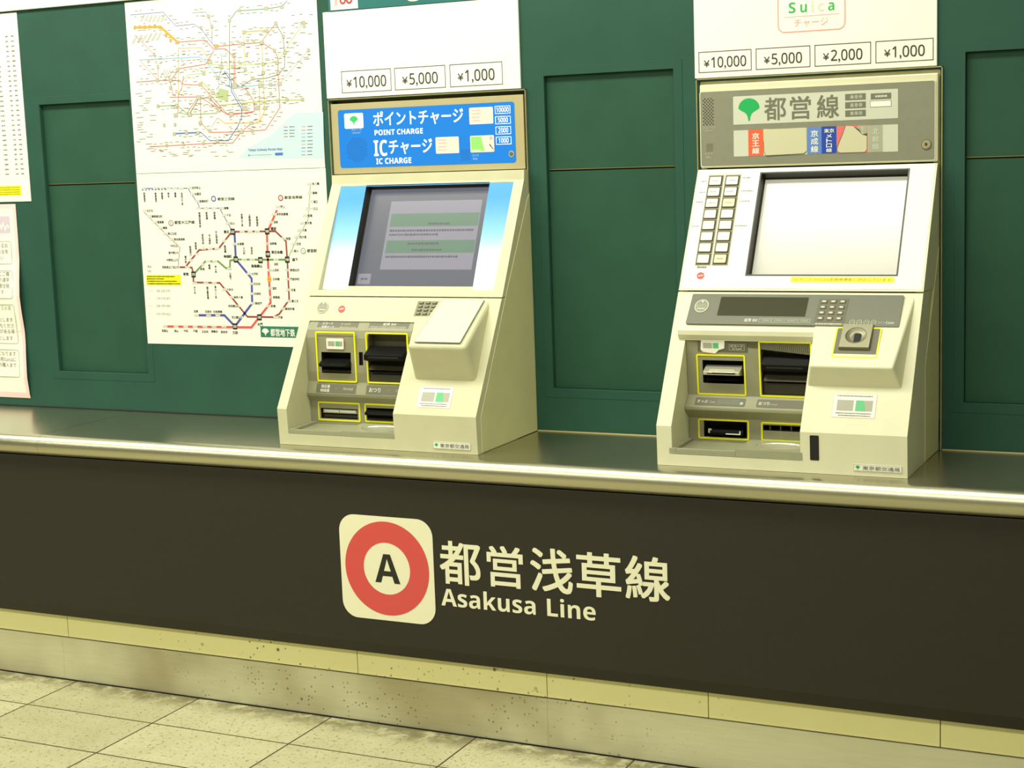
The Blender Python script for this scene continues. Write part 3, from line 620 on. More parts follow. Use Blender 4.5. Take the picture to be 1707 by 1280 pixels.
RBOX=[(29,871,6.0),(46,871,6.0),(63,870,6.0),(80,870,6.0),(97,869,6.0),(114,866,6.0),(133,843,6.0),(147,829,6.0),(168,823,10.0),(295,805,11.0),(322,808,7.0),(381,806,9.0),(416,809,7.0),(441,806,10.0),(488,852,8.0),(509,817,7.0),(512,776,9.0),(479,783,7.0),(487,725,10.0),(490,696,10.0),(482,653,9.0),(510,655,7.0),(558,653,8.0),(406,715,9.0),(429,695,12.0),(461,696,8.0),(460,673,7.0),(441,750,9.0),(485,751,9.0),(440,728,9.0),(415,637,11.0),(441,636,10.0),(375,638,14.0),(331,624,12.0),(291,637,12.0),(264,672,10.0),(227,673,13.0),(236,708,9.0),(249,736,9.0),(272,765,11.0),(307,750,11.0),(346,749,10.0),(350,777,7.0),(391,776,6.0),(384,739,7.0),(387,836,10.0),(459,834,8.0),(343,869,7.0),(377,893,7.0),(461,892,10.0),(510,893,8.0),(285,857,7.0),(276,884,7.0),(250,856,6.0),(164,750,9.0),(138,723,9.0),(94,725,9.0),(137,703,8.0),(154,655,9.0),(148,629,11.0),(194,629,12.0),(276,683,10.0),(293,722,9.0),(347,698,14.0),(228,606,9.0),(258,583,8.0),(360,577,10.0),(395,578,7.0),(394,599,10.0),(139,579,9.0),(180,580,9.0),(218,579,9.0),(280,555,8.0),(234,551,7.0),(167,550,6.0),(111,549,6.0),(90,656,7.0),(68,779,7.0),(89,795,6.0),(99,761,6.0),(388,676,7.0),(575,848,8.0),(584,778,7.0),(107,604,6.0),(144,604,6.0)]
RSL=[((49,884),(62,902)),((16,828),(33,849)),((53,883),(65,902)),((20,828),(37,849)),((63,883),(75,901)),((33,829),(50,850)),((67,883),(79,901)),((37,829),(54,850)),((77,882),(89,900)),((49,830),(66,850)),((80,882),(93,900)),((53,829),(70,850)),((90,881),(102,899)),((66,830),(83,851)),((94,881),(106,899)),((70,830),(86,851)),((104,880),(116,899)),((82,831),(99,852)),((108,880),(120,898)),((86,831),(103,852)),((117,879),(129,898)),((98,832),(115,852)),((121,879),(133,897)),((102,831),(119,852)),((105,733),(122,753)),((115,733),(131,752)),((124,732),(140,752)),((133,732),(150,751))]
BAY=[(619,618),(539,620),(511,608),(457,567),(377,533),(343,507),(615,499)]
PARK=[(297,695),(327,687),(323,659),(301,663),(286,677)]
MI=(256,401)
MA=(473,399)
ME=(108,337)
MS=(535,258)
NM=[(269,396,325,404,'都営三田線'),(485,396,541,404,'都営浅草線'),(120,334,188,343,'都営大江戸線'),(547,254,598,263,'都営新宿線')]
YB=[10,164,129,194]
OR=(422,183)
GP=[384,25,597,55]
GT=[416,28,495,49]
GLF=(400,39)
TB=[379,524,487,530]
TB2=[463,511,488,518]
TBL=[(17,149,'きっぷ'),(42,149,'180 220 270'),(15,128,'IC'),(41,128,'174 216 267'),(13,107,'きっぷ'),(39,107,'320 370 430'),(11,84,'IC'),(37,84,'319 370 422')]
LEG=[(501,584,'red'),(501,575,'blue'),(500,567,'olive'),(500,559,'red'),(557,583,'gold'),(556,574,'pink'),(555,565,'pale'),(555,556,'sky'),(554,546,'teal'),(554,537,'gold'),(553,528,'mauve'),(552,519,'sky'),(552,510,'red')]

PO = Surf((-2.879, -.0016, .8774))
fare = thing('fare_map_poster', (-2.57, -.001, .8774), 'white fare map poster with coloured lines and station prices, below the route map', 'poster', )
mb = MB(); mb.block(PO, 0, 0, 617, 474, -1.4, 0, PAPER); mb.build('paper_sheet', fare)
mb = MB()
for c, w, pts in FLINES: mb.line(PO, pts, w * 2.0, INKS[c], .2)
for u, v, s in FT:
    wdt = len(s) * 7.4 if not s.isdigit() else 15
    n = sum(ch.isdigit() for ch in s); wdt = n * 4.9 + (len(s) - n) * 7.4
    mb.rect(PO, u - .5, v - 3.4, u + wdt, v + 3.4, PAPER, .35)
    k2 = next((i for i, ch in enumerate(s) if not ch.isdigit()), len(s))
    if k2 > 0:
        mb.textl(PO, s[:k2], u, v, 8.2, INK, .5, sx=.98); mb.textl(PO, s[k2:], u + k2 * 4.9, v, 7.4, INKB, .5, .016) if k2 < len(s) else None
    else: mb.textl(PO, s, u, v, 7.4, INKB, .5, .016)
for u, v, s in FV: mb.vtext(PO, s, u, v, 6.9, INKB, .5)
for i in range(8):
    mb.rect(PO, 17 + i * 11, 428, 21 + i * 11, 431.5, BLUE, .55)
mb.build('fare_lines', fare)
mb = MB()
for u, v, s in FB:
    mb.ext(PO, MB.rr(u - 7.2, v - 8.4, u + 7.2, v + 8.4, 1.2, 2), 0, .6, INKB); mb.text(PO, s, u - 5.6, v - 3.4, u + 5.6, v + 3.4, PAPER, .8, bold=.012)
for u, v, s in FL:
    mb.textl(PO, s, u, v, 9.0, INKB, .6, .02)
u, v = OR; mb.ext(PO, MB.rr(u - 6.6, v - 6.6, u + 6.6, v + 6.6, 1.2, 2), 0, .6, mat('station_orange', (240, 170, 70), .6)); mb.text(PO, '180', u - 5, v - 3, u + 5, v + 3, RED, .8)
mb.build('station_print', fare)
for ((u, v), m, ch), (u0, v0, u1, v1, t) in zip(((MI, BLUE, 'I'), (MA, RED, 'A'), (ME, RED2, 'E'), (MS, INKGREEN, 'S')), NM):
    mb = MB(); mb.disc(PO, u, v, 8, PAPER, .5); mb.ring(PO, u, v, 4.9 if ch in 'IA' else 6.0, 8, m, .6); mb.text(PO, ch, u - (.6 if ch == 'I' else 2.0), v - 2.6, u + (.6 if ch == 'I' else 2.0), v + 2.6, INKB, .7)
    mb.text(PO, t, u0, v0, u1, v1, INKB, .5, bold=.008); mb.build('line_symbol', fare)
mb = MB(); mb.block(PO, *YB, 0, .4, YSTICK); dashes(mb, PO, [(YB[0] + 3, YB[2] - 20, YB[3] - 5), (YB[0] + 3, YB[0] + 62, YB[3] - 11.5), (YB[0] + 3, YB[2] - 14, YB[3] - 18), (YB[0] + 3, YB[2] - 2, YB[3] - 25)], INK, 3.6, 3, .6)
tag(mb.build('notice_sticker', fare), 'yellow sticker with four lines of print')
mb = MB()
for u, v, s in TBL: mb.textl(PO, s, u, v, 8.5 if s[0].isdigit() else 4.5, INKG, .5)
mb.build('fare_table', fare)
mb = MB(); mb.block(PO, *GP, 0, .4, SIGNGREEN); leaf(mb, PO, GLF[0], GLF[1], 22, 20, PAPER, .6); mb.text(PO, '都営地下鉄', *GT, PAPER, .6, bold=.016)
tag(mb.build('operator_plaque', fare), 'green plaque with white leaf')

rt = thing('route_map_poster', (-2.57, -.001, 1.3514), 'white subway route map poster of fine coloured lines, above the fare map', 'poster')
mb = MB(); mb.block(PO, 0, 475, 616, 939, -1.4, 0, PAPER); mb.build('paper_sheet', rt)
mb = MB(); mb.poly(PO, BAY, BAYBLUE, .2); mb.poly(PO, PARK, PARKG, .22); mb.build('map_ground', rt)
mb = MB()
for i, (c, w, pts) in enumerate(RLINES): mb.line(PO, pts, w * 1.75, INKS[c], .3 + .004 * i)
for u, v, c in LEG: mb.rect(PO, u - 6, v - 1, u + 6, v + 1, INKS[c], .3); dashes(mb, PO, [(u + 12, u + 28, v)], INK, 2.2, u)
for i, (a, b) in enumerate(RSL): mb.line(PO, [a, b], 1.2, INKG, .3)
mb.build('route_lines', rt)
mb = MB()
for u, v, l in RDASH: mb.rect(PO, u - l / 2, v - .75, u + l / 2, v + .75, INKG, .5)
mb.build('map_lettering', rt)
mb = MB()
for u, v, w in RBOX:
    w *= .62; hh = max(4.6, w * .75); mb.rect(PO, u - w, v - hh, u + w, v + hh, BOXFILL, .6); mb.frame(PO, u - w, v - hh, u + w, v + hh, .8, BOXLINE, h0=.65)
for u, v, w in RBOX[:10]: mb.rect(PO, u - w * .45, v - 3, u + w * .45, v + 3, INKS['gold'], .7)
mb.build('station_print', rt)
mb = MB(); mb.text(PO, 'Tokyo Subway Route Map', TB[0], TB[1] - 1, TB[2], TB[3] + 1, INKS['steel'], .5, bold=.01)
mb.rect(PO, *TB2, INKS['steel'], .5); dashes(mb, PO, [(TB[0] + 4, TB2[0] - 10, TB2[1] + 3)], INKS['pale'], 2.5, 5); mb.disc(PO, TB[0] + 1, TB2[1] + 3, 2.4, LEAF, .5)
mb.frame(PO, 572, 918, 582, 932, 1, INKG, h0=.5); mb.rect(PO, 14, 474.9, 600, 475.6, INKP, .35)
mb.build('map_title', rt)

tm = thing('timetable_sheet', (-3.6, -.001, 1.2833), 'white timetable sheet with grey figures and yellow strip, above the pink notice', 'notice')
mb = MB(); mb.box(-3.95, -.0022, 1.2833, -3.264, 0, 1.817, PAPER); mb.build('paper_sheet', tm)
S = Surf((0, -.0023, 0)); mb = MB()
for i in range(29):
    v = 1752 - i * 13.9
    for a, b in ((-3312, -3303), (-3292, -3281), (-3352, -3338), (-3400, -3372)): dashes(mb, S, [(a, b, v)], INKG, 4.4, i * 7 + a)
mb.build('timetable_figures', tm)
mb = MB(); mb.rect(S, -3500, 1301, -3297.5, 1329.5, YSTICK, .4); dashes(mb, S, [(-3480, -3303, v) for v in (1324, 1317.5, 1311, 1305)], mat('ochre_ink', (150, 140, 20), .6), 3, 9, .6)
tag(mb.build('yellow_strip', tm), 'yellow strip with fine print')

# the pink-edged notice, its right edge waved off the wall
ncurve = [(.7050, -.0015), (.7121, -.0035), (.7700, -.010), (.8261, -.0075), (.8700, -.0045), (.9054, -.004), (.9600, -.011), (1.0060, -.015), (1.0500, -.011), (1.1146, -.003), (1.1820, -.0015), (1.2765, -.0010)]
nt_ = thing('notice_sheet', (-3.4, -.001, .705), 'pale notice with pink edge and rounded text boxes, curling off the green wall', 'notice')
def ny(z, x):
    for (z0, a), (z1, b) in zip(ncurve, ncurve[1:]):
        if z0 <= z <= z1: y = a + (b - a) * (z - z0) / (z1 - z0); break
    else: y = -.001
    f = min(max((x + 3.60) / .275, 0), 1); return -.001 + (y + .001) * f ** 1.6
XR, XL = -3.3245, -3.80
def nsheet(mb, x0, x1, z0, z1, m, off, nx=6):
    nz = max(2, int((z1 - z0) / .012)); vs = []; fs = []
    for j in range(nz + 1):
        z = z0 + (z1 - z0) * j / nz
        for i in range(nx + 1):
            x = x0 + (x1 - x0) * i / nx; vs.append((x, ny(z, x) - off, z))
    for j in range(nz):
        for i in range(nx): a = j * (nx + 1) + i; fs.append((a, a + 1, a + nx + 2, a + nx + 1))
    mb.add(vs, fs, m)
class Curl:
    """Working surface that follows the curled notice."""
    def p(s, u, v, h=0.0): return Vector((u * .001, ny(v * .001, u * .001) - h * .001, v * .001))
CU = Curl()
mb = MB(); nsheet(mb, XL, XR, .7055, 1.2765, PINKP, 0, 10); o = mb.build('paper_sheet', nt_)
so = o.modifiers.new('paper', 'SOLIDIFY'); so.thickness = .0006; so.offset = 1
mb = MB(); nsheet(mb, XL, XR - .012, .722, 1.262, PAPER, .0007, 10); mb.build('white_field', nt_)
mb = MB()
for z0, z1 in ((1.1016, 1.1692), (1.0007, 1.0834), (.8663, .9839), (.767, .8494)):
    mb.frame(CU, -3620, z0 * 1000, -3351, z1 * 1000, 2.0, SAGE, r=8, h0=1.0)
mb.build('text_boxes', nt_)
mb = MB()
for v, s in ((1156, 'になるお'), (1138, 'る全年'), (1120, 'さい'), (1073, 'にご購'), (1056, 'の通学'), (1038, '意住発'), (1020, 'ます'), (973, 'なるお客'), (938, 'いたします'), (920, '持ちくださ'), (903, '要がある場'), (883, 'たします'), (837, 'になります'), (820, '用Suicaに'), (803, 'の購入まで')):
    mb.textl(CU, s, {1120: -3384, 1020: -3387, 883: -3372}.get(v, -3364), v, 14.5, SAGE if v in (973,) else INKG, 1.1, .0, right=True)
mb.build('notice_lettering', nt_)
mb = MB(); nsheet(mb, -3.46, -3.351, 1.1927, 1.2418, LILAC, .0010, 4); 
mb.line(CU, [(-3400, 1205), (-3392, 1228), (-3384, 1206), (-3376, 1222), (-3369, 1202), (-3361, 1216), (-3354, 1208)], 4.5, PAPER, 1.4)
tag(mb.build('lilac_heading', nt_), 'lilac heading block with white stroke')

wb = MB(); wb.box(-3.95, -.010, 1.8215, -2.32, 0, 1.99, WHITE)
tag(wb.build('sign_board', origin=(-3.1, -.01, 1.8215), bevel=.001, seg=1), 'plain white board on the green wall above the timetable sheet', 'sign')

# ------------------------------------------------------------------ shared machine parts
def tri_sticker(mb, S, u0, v0, u1, v1, m=PAPER):
    """White card sticker with a grey and a green card printed on it."""
    w, h = u1 - u0, v1 - v0
    mb.ext(S, MB.rr(u0, v0, u1, v1, 3), 0, .5, SUIP); mb.ext(S, MB.rr(u0 + .8, v0 + .8, u1 - .8, v1 - .8, 2.6), .1, .6, m)
    mb.rect(S, u0 + .10 * w, v0 + .28 * h, u0 + .48 * w, v0 + .72 * h, STKG, .8)
    mb.rect(S, u0 + .53 * w, v0 + .28 * h, u0 + .92 * w, v0 + .72 * h, STKG, .8)
    mb.poly(S, [(u0 + .53 * w, v0 + .28 * h), (u0 + .77 * w, v0 + .28 * h), (u0 + .71 * w, v0 + .72 * h), (u0 + .53 * w, v0 + .72 * h)], STKGR, .9)
def name_plate(parent, S, u0, v0, u1, v1):
    mb = MB(); mb.block(S, u0, v0, u1, v1, -.5, 1.2, PAPER); mb.frame(S, u0, v0, u1, v1, .8, GREYLAB, h0=1.4)
    w, h = u1 - u0, v1 - v0
    leaf(mb, S, u0 + .09 * w, v0 + .5 * h, 9, 9, LEAF, 1.5)
    mb.text(S, '東京都交通局', u0 + .19 * w, v0 + .20 * h, u1 - .04 * w, v1 - .20 * h, INKG, 1.5, bold=.004)
    tag(mb.build('name_plate', parent), 'white operator plate with green leaf')
def emblem(parent, S, u, v, r, rv, m0, m1):
    mb = MB(); mb.ext(S, MB.circ(u, v, r, rv), -.5, 1.0, m0); mb.ringp(S, MB.circ(u, v, r * .96, rv * .96), MB.circ(u, v, r * .84, rv * .84), m1, 1.2)
    mb.text(S, 'よびだし', u - r * .74, v - rv * .16, u + r * .74, v + rv * .26, m1, 1.2, bold=.01); mb.rect(S, u - r * .55, v - rv * .45, u + r * .55, v - rv * .30, m1, 1.2)
    mb.disc(S, u, v + rv * .66, r * .11, LITWHITE, 1.3, k=10)
    tag(mb.build('call_button', parent), 'round grey call button')
def red_mark(parent, S, u, v, r, rv):
    mb = MB(); mb.ext(S, MB.circ(u, v, r, rv), -.3, 1.3, REDB); mb.poly(S, [(u - r * .7, v - rv * .25), (u + r * .75, v), (u + r * .6, v + rv * .25), (u - r * .5, v)], PAPER, 1.5)
    tag(mb.build('red_sticker', parent), 'small round red sticker')
def keypad(parent, S, u0, v0, u1, v1, skew, base, key, face):
    """3 x 4 keys."""
    mb = MB(); w, h = u1 - u0, v1 - v0
    mb.ext(S, [(u0, v0), (u1 - skew, v0), (u1, v1), (u0 + skew, v1)], -.5, .8, base); o = mb.build('keypad', parent)
    for r in range(4):
        for c in range(3):
            mb = MB(); cu = u0 + skew * (r + .5) / 4 + (w - skew) * (.19 + .31 * c); cv = v0 + h * (.14 + .24 * r)
            mb.hull([S.p(cu + a * w * .105, cv + b * h * .075, .6) for a in (-1, 1) for b in (-1, 1)] + [S.p(cu + a * w * .085, cv + b * h * .05, 3.2) for a in (-1, 1) for b in (-1, 1)], key)
            mb.rect(S, cu - w * .05, cv - h * .03, cu + w * .05, cv + h * .03, face, 3.4)
            mb.build('key', o)
    return o
def outline(parent, S, u0, v0, u1, v1, w=3.6, r=4.0):
    mb = MB(); mb.frame(S, u0, v0, u1, v1, w, YELLOW, r=r, h0=-1.5, h1=.9); return tag(mb.build('slot_outline', parent), 'yellow slot outline')

# ------------------------------------------------------------------ left machine (card charging)
X = -2.227; W = .550
M1 = thing('charging_machine', (X + W / 2, -.17, .680), 'cream card charging machine with lit blue header and dark blue-edged screen', 'ticket machine', 'ticket machines on the counter')
A0, A1, A2, A3, A4 = (-.333, .6805), (-.337, .770), (-.177, 1.032), (-.030, 1.309), (-.0275, 1.3320)
mb = MB(); mb.prism([A0, A1, (-.1775, 1.0312), (-.115, 1.0312), (-.115, .6805)], X, X + W, CREAM1)
low = mb.build('lower_cover', M1)
c1 = MB(); c1.prism([(-.5, .7085), (-.5, .9745), (-.175, .9745), (-.175, .7085)], X + .0275, X + .3285, CREAM1)
h1 = MB()   # the hood that bulges out over the card window
h1.rhull([(X + .390, -.170, 1.020), (X + .511, -.170, 1.020), (X + .379, -.316, .9295), (X + .515, -.316, .9295),
          (X + .374, -.2800, .851), (X + .520, -.2800, .851), (X + .374, -.23, .851), (X + .520, -.23, .851), (X + .390, -.14, 1.020), (X + .511, -.14, 1.020)], .0105, CREAM1)
carve(low, [('UNION', h1), ('DIFFERENCE', c1)]); add_bevel(low, .006, 3)
mb = MB(); mb.prism([(-.1745, 1.0338), A3, A4, (-.001, 1.332), (-.001, 1.0338)], X, X + W, CREAM1)
upc = mb.build('upper_cover', M1)
I0, I1 = (-.1495, 1.0475), (-.0318, 1.3037)
cut = MB(); cut.prism([I0, I1, (-.0318 - .05, 1.3137), (-.25, 1.15), (-.25, 1.0475)], X + .029, X + .523, CREAM1)
SI = slope(X, (-.147, 1.0505), (-.033, 1.3037))
cut2 = MB(); cut2.block(SI, 105, 6, 458, 279, -27, 40, RIM, r=2)
carve(upc, [('DIFFERENCE', cut), ('DIFFERENCE', cut2)]); add_bevel(upc, .0028, 3)
SI2 = slope(X, I0, I1)
mb = MB(); fm = fade_material()
mb.block(SI2, 30, 1, 105, 280.5, -.5, .8, fm); mb.block(SI2, 458, 1, 522, 280.5, -.5, .8, fm); mb.block(SI2, 105, 279, 458, 280.5, -.5, .8, fm)
o = mb.build('screen_surround', M1, origin=None)
o.data.transform(Matrix.Translation(parent_loc(M1))); o.matrix_parent_inverse = Matrix.Translation(-parent_loc(M1)); tag(o, 'blue to white printed screen surround')
mb = MB(); G = -25.5
mb.frame(SI, 105, 6, 458, 279, 3, RIM, h0=-26, h1=-24)
mb.rect(SI, 105, 6, 458, 279, LCDBASE, G); mb.rect(SI, 172, 59, 432, 243, LCDWIN, G + .2)
mb.rect(SI, 179, 174, 430, 209, LCDGREEN, G + .4); mb.rect(SI, 179, 103, 430, 137, LCDGREEN, G + .4)
mb.rect(SI, 113, 20, 150, 48, LCDWIN, G + .4)
dashes(mb, SI, [(182, 422, 163), (182, 322, 152), (182, 388, 93), (290, 350, 181), (240, 330, 128), (255, 340, 111), (122, 142, 34)], LCDTXT, 6, 2, G + .6)
tag(mb.build('touch_screen', M1), 'dim touch screen with two green buttons')
SL = slope(X, A1, A2)
emblem(M1, SL, 56, 277, 17, 17, EMB, EMBL); red_mark(M1, SL, 113, 273, 9.5, 9.5)
kp = keypad(M1, SL, 322, 257, 384, 297, 3, KPG, KPD, KPG)
# pale card window on the hood
SH = slope(X, (-.3265, .9397), (-.1785, 1.0305))
mb = MB(); mb.ext(SH, [(388, 4), (509, 4), (506, 168), (395, 168)], -1, 1.2, PLATE)
mb.ringp(SH, [(387, 3), (510, 3), (507, 169), (394, 169)], [(388, 4), (509, 4), (506, 168), (395, 168)], INKG, .9)
tag(mb.build('card_window', M1), 'pale flat card window')
mb = MB(); tri_sticker(mb, SL, 387, 19, 477, 74); dashes(mb, SL, [(394, 470, 68), (394, 470, 29), (400, 468, 24)], INKG, 2.6, 4, .9)
tag(mb.build('card_sticker', M1), 'white sticker with grey and green cards')
name_plate(M1, slope(X, A0, A1), 433, 10.5, 532, 27)
# dispenser bay
pp = [(-.2088, .9742), (-.2265, .954), (-.232, .935), (-.235, .85), (-.2325, .825), (-.2435, .796), (-.2420, .789), (-.2290, .774), (-.2290, .709), (-.170, .709), (-.170, .9742)]
mb = MB(); mb.prism(pp, X + .0278, X + .3282, GREYP); dp = mb.build('dispenser_panel', M1)
SB = Surf((X, -.2352, .825)); SLo = Surf((X, -.229, .700))
def hole(S, u0, v0, u1, v1, d=-34, m=None): c = MB(); c.block(S, u0, v0, u1, v1, d, 30, m or CAVITY); return ('DIFFERENCE', c)
carve(dp, [hole(SB, 71, 22, 156, 74), hole(SB, 207, 4, 316, 121, -34, CAVG), hole(SLo, 58, 31, 165, 57), hole(SLo, 192, 32, 300, 62), hole(SB, 180, 43.5, 191, 76, -10)]); add_bevel(dp, .0015, 2)
ST = slope(X, (-.2243, .9555), (-.2088, .9744)); SG = slope(X, (-.2435, .796), (-.2325, .825))
def slot_label(S, u0, v0, u1, v1, prints, tris=(), frames=(), r=0):
    mb = MB()
    if r: mb.ext(S, MB.rr(u0, v0, u1, v1, r), 0, .6, LABELG)
    else: mb.rect(S, u0, v0, u1, v1, LABELG, .5)
    for t, a, b, c, d, m in prints: mb.text(S, t, a, b, c, d, m, .9)
    for p in tris: mb.poly(S, p, DKGREY, .8)
    for f in frames: mb.frame(S, *f, .7, EMBL, h0=.8)
    return tag(mb.build('slot_label', dp), 'dark grey slot label')
slot_label(ST, 54, 1, 172, 22.5, [('ICカード', 68, 13, 98, 20, PAPER), ('定期カード', 68, 3, 104, 10, PAPER), ('IC Card', 122, 13, 148, 19, EMBL), ('Monthly Card', 122, 3, 166, 9, EMBL)])
slot_label(ST, 203, 1, 315, 22.5, [('紙幣 Bill', 242, 13, 278, 21, PAPER)] + [(t, 210 + i * 26, 4, 228 + i * 26, 9, EMBL) for i, t in enumerate(('1000', '2000', '5000', '10000'))], frames=[(207 + i * 26, 2.5, 231 + i * 26, 10.5) for i in range(4)])
slot_label(SG, 55, 2, 170, 25, [('領収書', 68, 14, 94, 23, PAPER), ('明細書', 68, 4, 94, 12, PAPER), ('Receipt', 134, 9, 162, 17, EMBL)], [[(108, 16), (114, 8), (120, 16)]])
slot_label(SG, 199, 2, 315, 25, [('おつり', 208, 8, 240, 19, PAPER), ('Change', 284, 9, 310, 17, EMBL)], [[(256, 17), (263, 9), (270, 17)]])
outline(dp, SB, 57, 0, 172, 126); outline(dp, SB, 202, 0, 321, 126); outline(dp, SLo, 50, 25, 173, 73); outline(dp, SLo, 186, 26, 318, 73)
mb = MB(); tri_sticker(mb, SB, 88, 82, 139, 110); tag(mb.build('card_sticker', dp), 'small white sticker')
def jaw(parent, name, S, u0, u1, v0, v1, dep, m, lip=None, label=None):
    """A wedge-shaped slot mouth that sticks out of its cavity."""
    mb = MB(); h = v1 - v0
    mb.hull([S.p(u0, v0, -12), S.p(u1, v0, -12), S.p(u0, v1, -12), S.p(u1, v1, -12), S.p(u0 + 1, v0 + h * .25, dep), S.p(u1 - 1, v0 + h * .25, dep), S.p(u0 + 1, v0 + h * .55, dep), S.p(u1 - 1, v0 + h * .55, dep)], m)
    mb.rect(S, u0 + (u1 - u0) * .12, v0 + h * .36, u1 - (u1 - u0) * .12, v0 + h * .46, CAVITY, dep + .3)
    if lip: mb.hull([S.p(u0 + 2, v0 - h * .5, -14), S.p(u1 - 2, v0 - h * .5, -14), S.p(u0 + 2, v0, -14), S.p(u1 - 2, v0, -14), S.p(u0 + 4, v0 - h * .35, dep * .35), S.p(u1 - 4, v0 - h * .35, dep * .35)], lip)
    o = mb.build(name, parent, bevel=.0012)
    return tag(o, label) if label else o
jaw(dp, 'card_slot', SB, 70, 157, 34, 58, 14, BLACK, BROWNK, 'black card slot')
jaw(dp, 'banknote_slot', SB, 206, 317, 50, 92, 22, BLACK, BROWNK, 'black banknote slot')
mb = MB(); mb.hull([SB.p(u, v, h) for u in (207, 316) for v, h in ((5, -28), (5, -2), (26, -6), (34, -28))], BROWNK); mb.hull([SB.p(u, v, h) for u in (214, 309) for v, h in ((22, -5), (26, -5), (24, 1))], BLACK); mb.build('banknote_lip', dp, bevel=.001)
mb = MB(); mb.block(SLo, 62, 44, 161, 54, -14, -4, TRAYG); mb.rect(SLo, 66, 47, 157, 52, PAPER, -3.8); mb.disc(SLo, 110, 49, 1.4, BROWNK, -3.5); mb.block(SLo, 60, 33, 163, 40, -16, -8, BROWNK); mb.build('receipt_slot', dp)
jaw(dp, 'change_slot', SLo, 190, 304, 40, 62, 10, BLACK, BROWNK, 'black coin change slot')
def tray(parent, X, yb, yf, z0, hl, hr):
    mb = MB(); u0, u1 = X + .0280, X + .3280
    mb.box(u0, yf, z0 + .0005, X + .1799, yb + .004, z0 + .0045, TRAYG)
    mb.prism([(yf, z0 + .0046), (yf, z0 + hl), (yf + .009, z0 + hl), (yf + .013, z0 + .0046)], u0 + .0161, X + .1799, TRAYG)
    mb.prism([(yf, z0 + .0046), (yf, z0 + hl + .001), (yb + .0035, z0 + hl + .003), (yb + .0035, z0 + .0046)], u0, u0 + .016, TRAYG)
    mb.prism([(yf + .0135, z0 + .0046), (yf + .016, z0 + hl * .5), (yb + .003, z0 + hl * .75), (yb + .003, z0 + .0046)], u0 + .0161, X + .1799, TRAYG)
    o = mb.build('tray', parent, bevel=.0012)
    mb = MB(); mb.prism([(yf, z0 + .0005), (yf, z0 + hr), (yb + .003, z0 + hr + .002), (yb + .003, z0 + .0005)], X + .180, u1, TRAYG); d = mb.build('coin_dish', o)
    c = MB(); vs = []; fs = []; cx, cy, cz = X + .262, (yf + yb) / 2, z0 + hr + .0035
    n, r = 24, 8
    for j in range(r + 1):
        t = math.pi * j / r
        for i in range(n): a = 2 * math.pi * i / n; vs.append((cx + .056 * math.sin(t) * math.cos(a), cy + .036 * math.sin(t) * math.sin(a), cz + .011 * math.cos(t)))
    for j in range(r):
        for i in range(n): a = j * n + i; b = j * n + (i + 1) % n; fs.append((a, a + n, b + n, b))
    c.add(vs, fs, STEEL); bmx = c
    carve(d, [('DIFFERENCE', c)])
    return o
tray(M1, X, -.229, -.3345, .7085, .0105, .0125)
# body behind the covers
def body(M, X, W, cm_, trim, side):
    mb = MB(); mb.prism(trim, X + .0025, X + .018, cm_); mb.prism(trim, X + W - .018, X + W - .0022, cm_); mb.build('chassis', M)
    for xa, xb in ((X - .0005, X + .0022), (X + W - .0022, X + W + .0010)):
        mb = MB(); mb.prism(side, xa, xb, SIDE); mb.build('side_panel', M, bevel=.0009)
body(M1, X, W, CREAMTRIM, [(-.322, .681), (-.324, .768), (-.165, 1.033), (-.040, 1.262), (-.034, 1.285), (.004, 1.285), (.004, .681)],
     [(-.3125, .6815), (-.312, .767), (-.147, 1.050), (-.024, 1.247), (-.020, 1.257), (-.002, 1.275), (-.002, .6815)])
# header
mb = MB(); S = Surf((X, -.002, 1.330))
mb.block(S, -9, 4, 541.5, 184, -18, 0, BEIGE, r=.5); hd = mb.build('header', M1, bevel=.002)
mb = MB(); mb.ext(S, MB.rr(12, 20, 517.5, 168, 7), 0, .8, BLUELIT); h = .9
mb.ext(S, MB.rr(31, 120, 87, 158.5, 4), .8, 1.0, LITWHITE); leaf(mb, S, 59, 140, 25, 24, LITGREEN, 1.2)
mb.text(S, 'スピーカ', 50, 114.5, 80, 119.5, EMBL, h); mb.text(S, 'Speaker', 53, 106, 78, 111, EMBL, h)
dots(mb, S, 34, 36, 96, 96, 7.4, 3.9, 1.55, BLUEDOT, True); 
mb.text(S, 'ポイントチャージ', 117, 122, 376, 160, LITWHITE, h, bold=.011)
mb.text(S, 'POINT CHARGE', 119, 100, 260, 113.5, LITWHITE, h, bold=.012)
mb.text(S, 'IC', 115, 47, 154, 88, LITWHITE, h, bold=.022); mb.text(S, 'チャージ', 159, 50, 285, 87, LITWHITE, h, bold=.012)
mb.text(S, 'IC CHARGE', 120, 27, 223, 41.5, LITWHITE, h, bold=.012)
for a, b in ((393, 117), (295, 48)):
    mb.ext(S, MB.rr(a, b, a + 66, b + 41, 2.5), .8, 1.0, CARDP); dashes(mb, S, [(a + 7, a + 31, b + 34), (a + 7, a + 33, b + 26), (a + 7, a + 30, b + 17), (a + 7, a + 32, b + 9)], CARDR, 3, 11, 1.2)
mb.ext(S, MB.rr(393, 48, 459, 89, 2.5), .8, 1.0, CARDP); mb.poly(S, [(395, 50), (432, 50), (424, 87), (395, 87)], CARDG, 1.2); mb.text(S, 'Suica', 398, 51, 422, 56, LITWHITE, 1.4); mb.poly(S, [(447, 68), (456, 56), (458, 52), (454, 56), (446, 65)], INKB, 1.4); mb.frame(S, 448, 79, 454, 85, 1, INKG, h0=1.4)
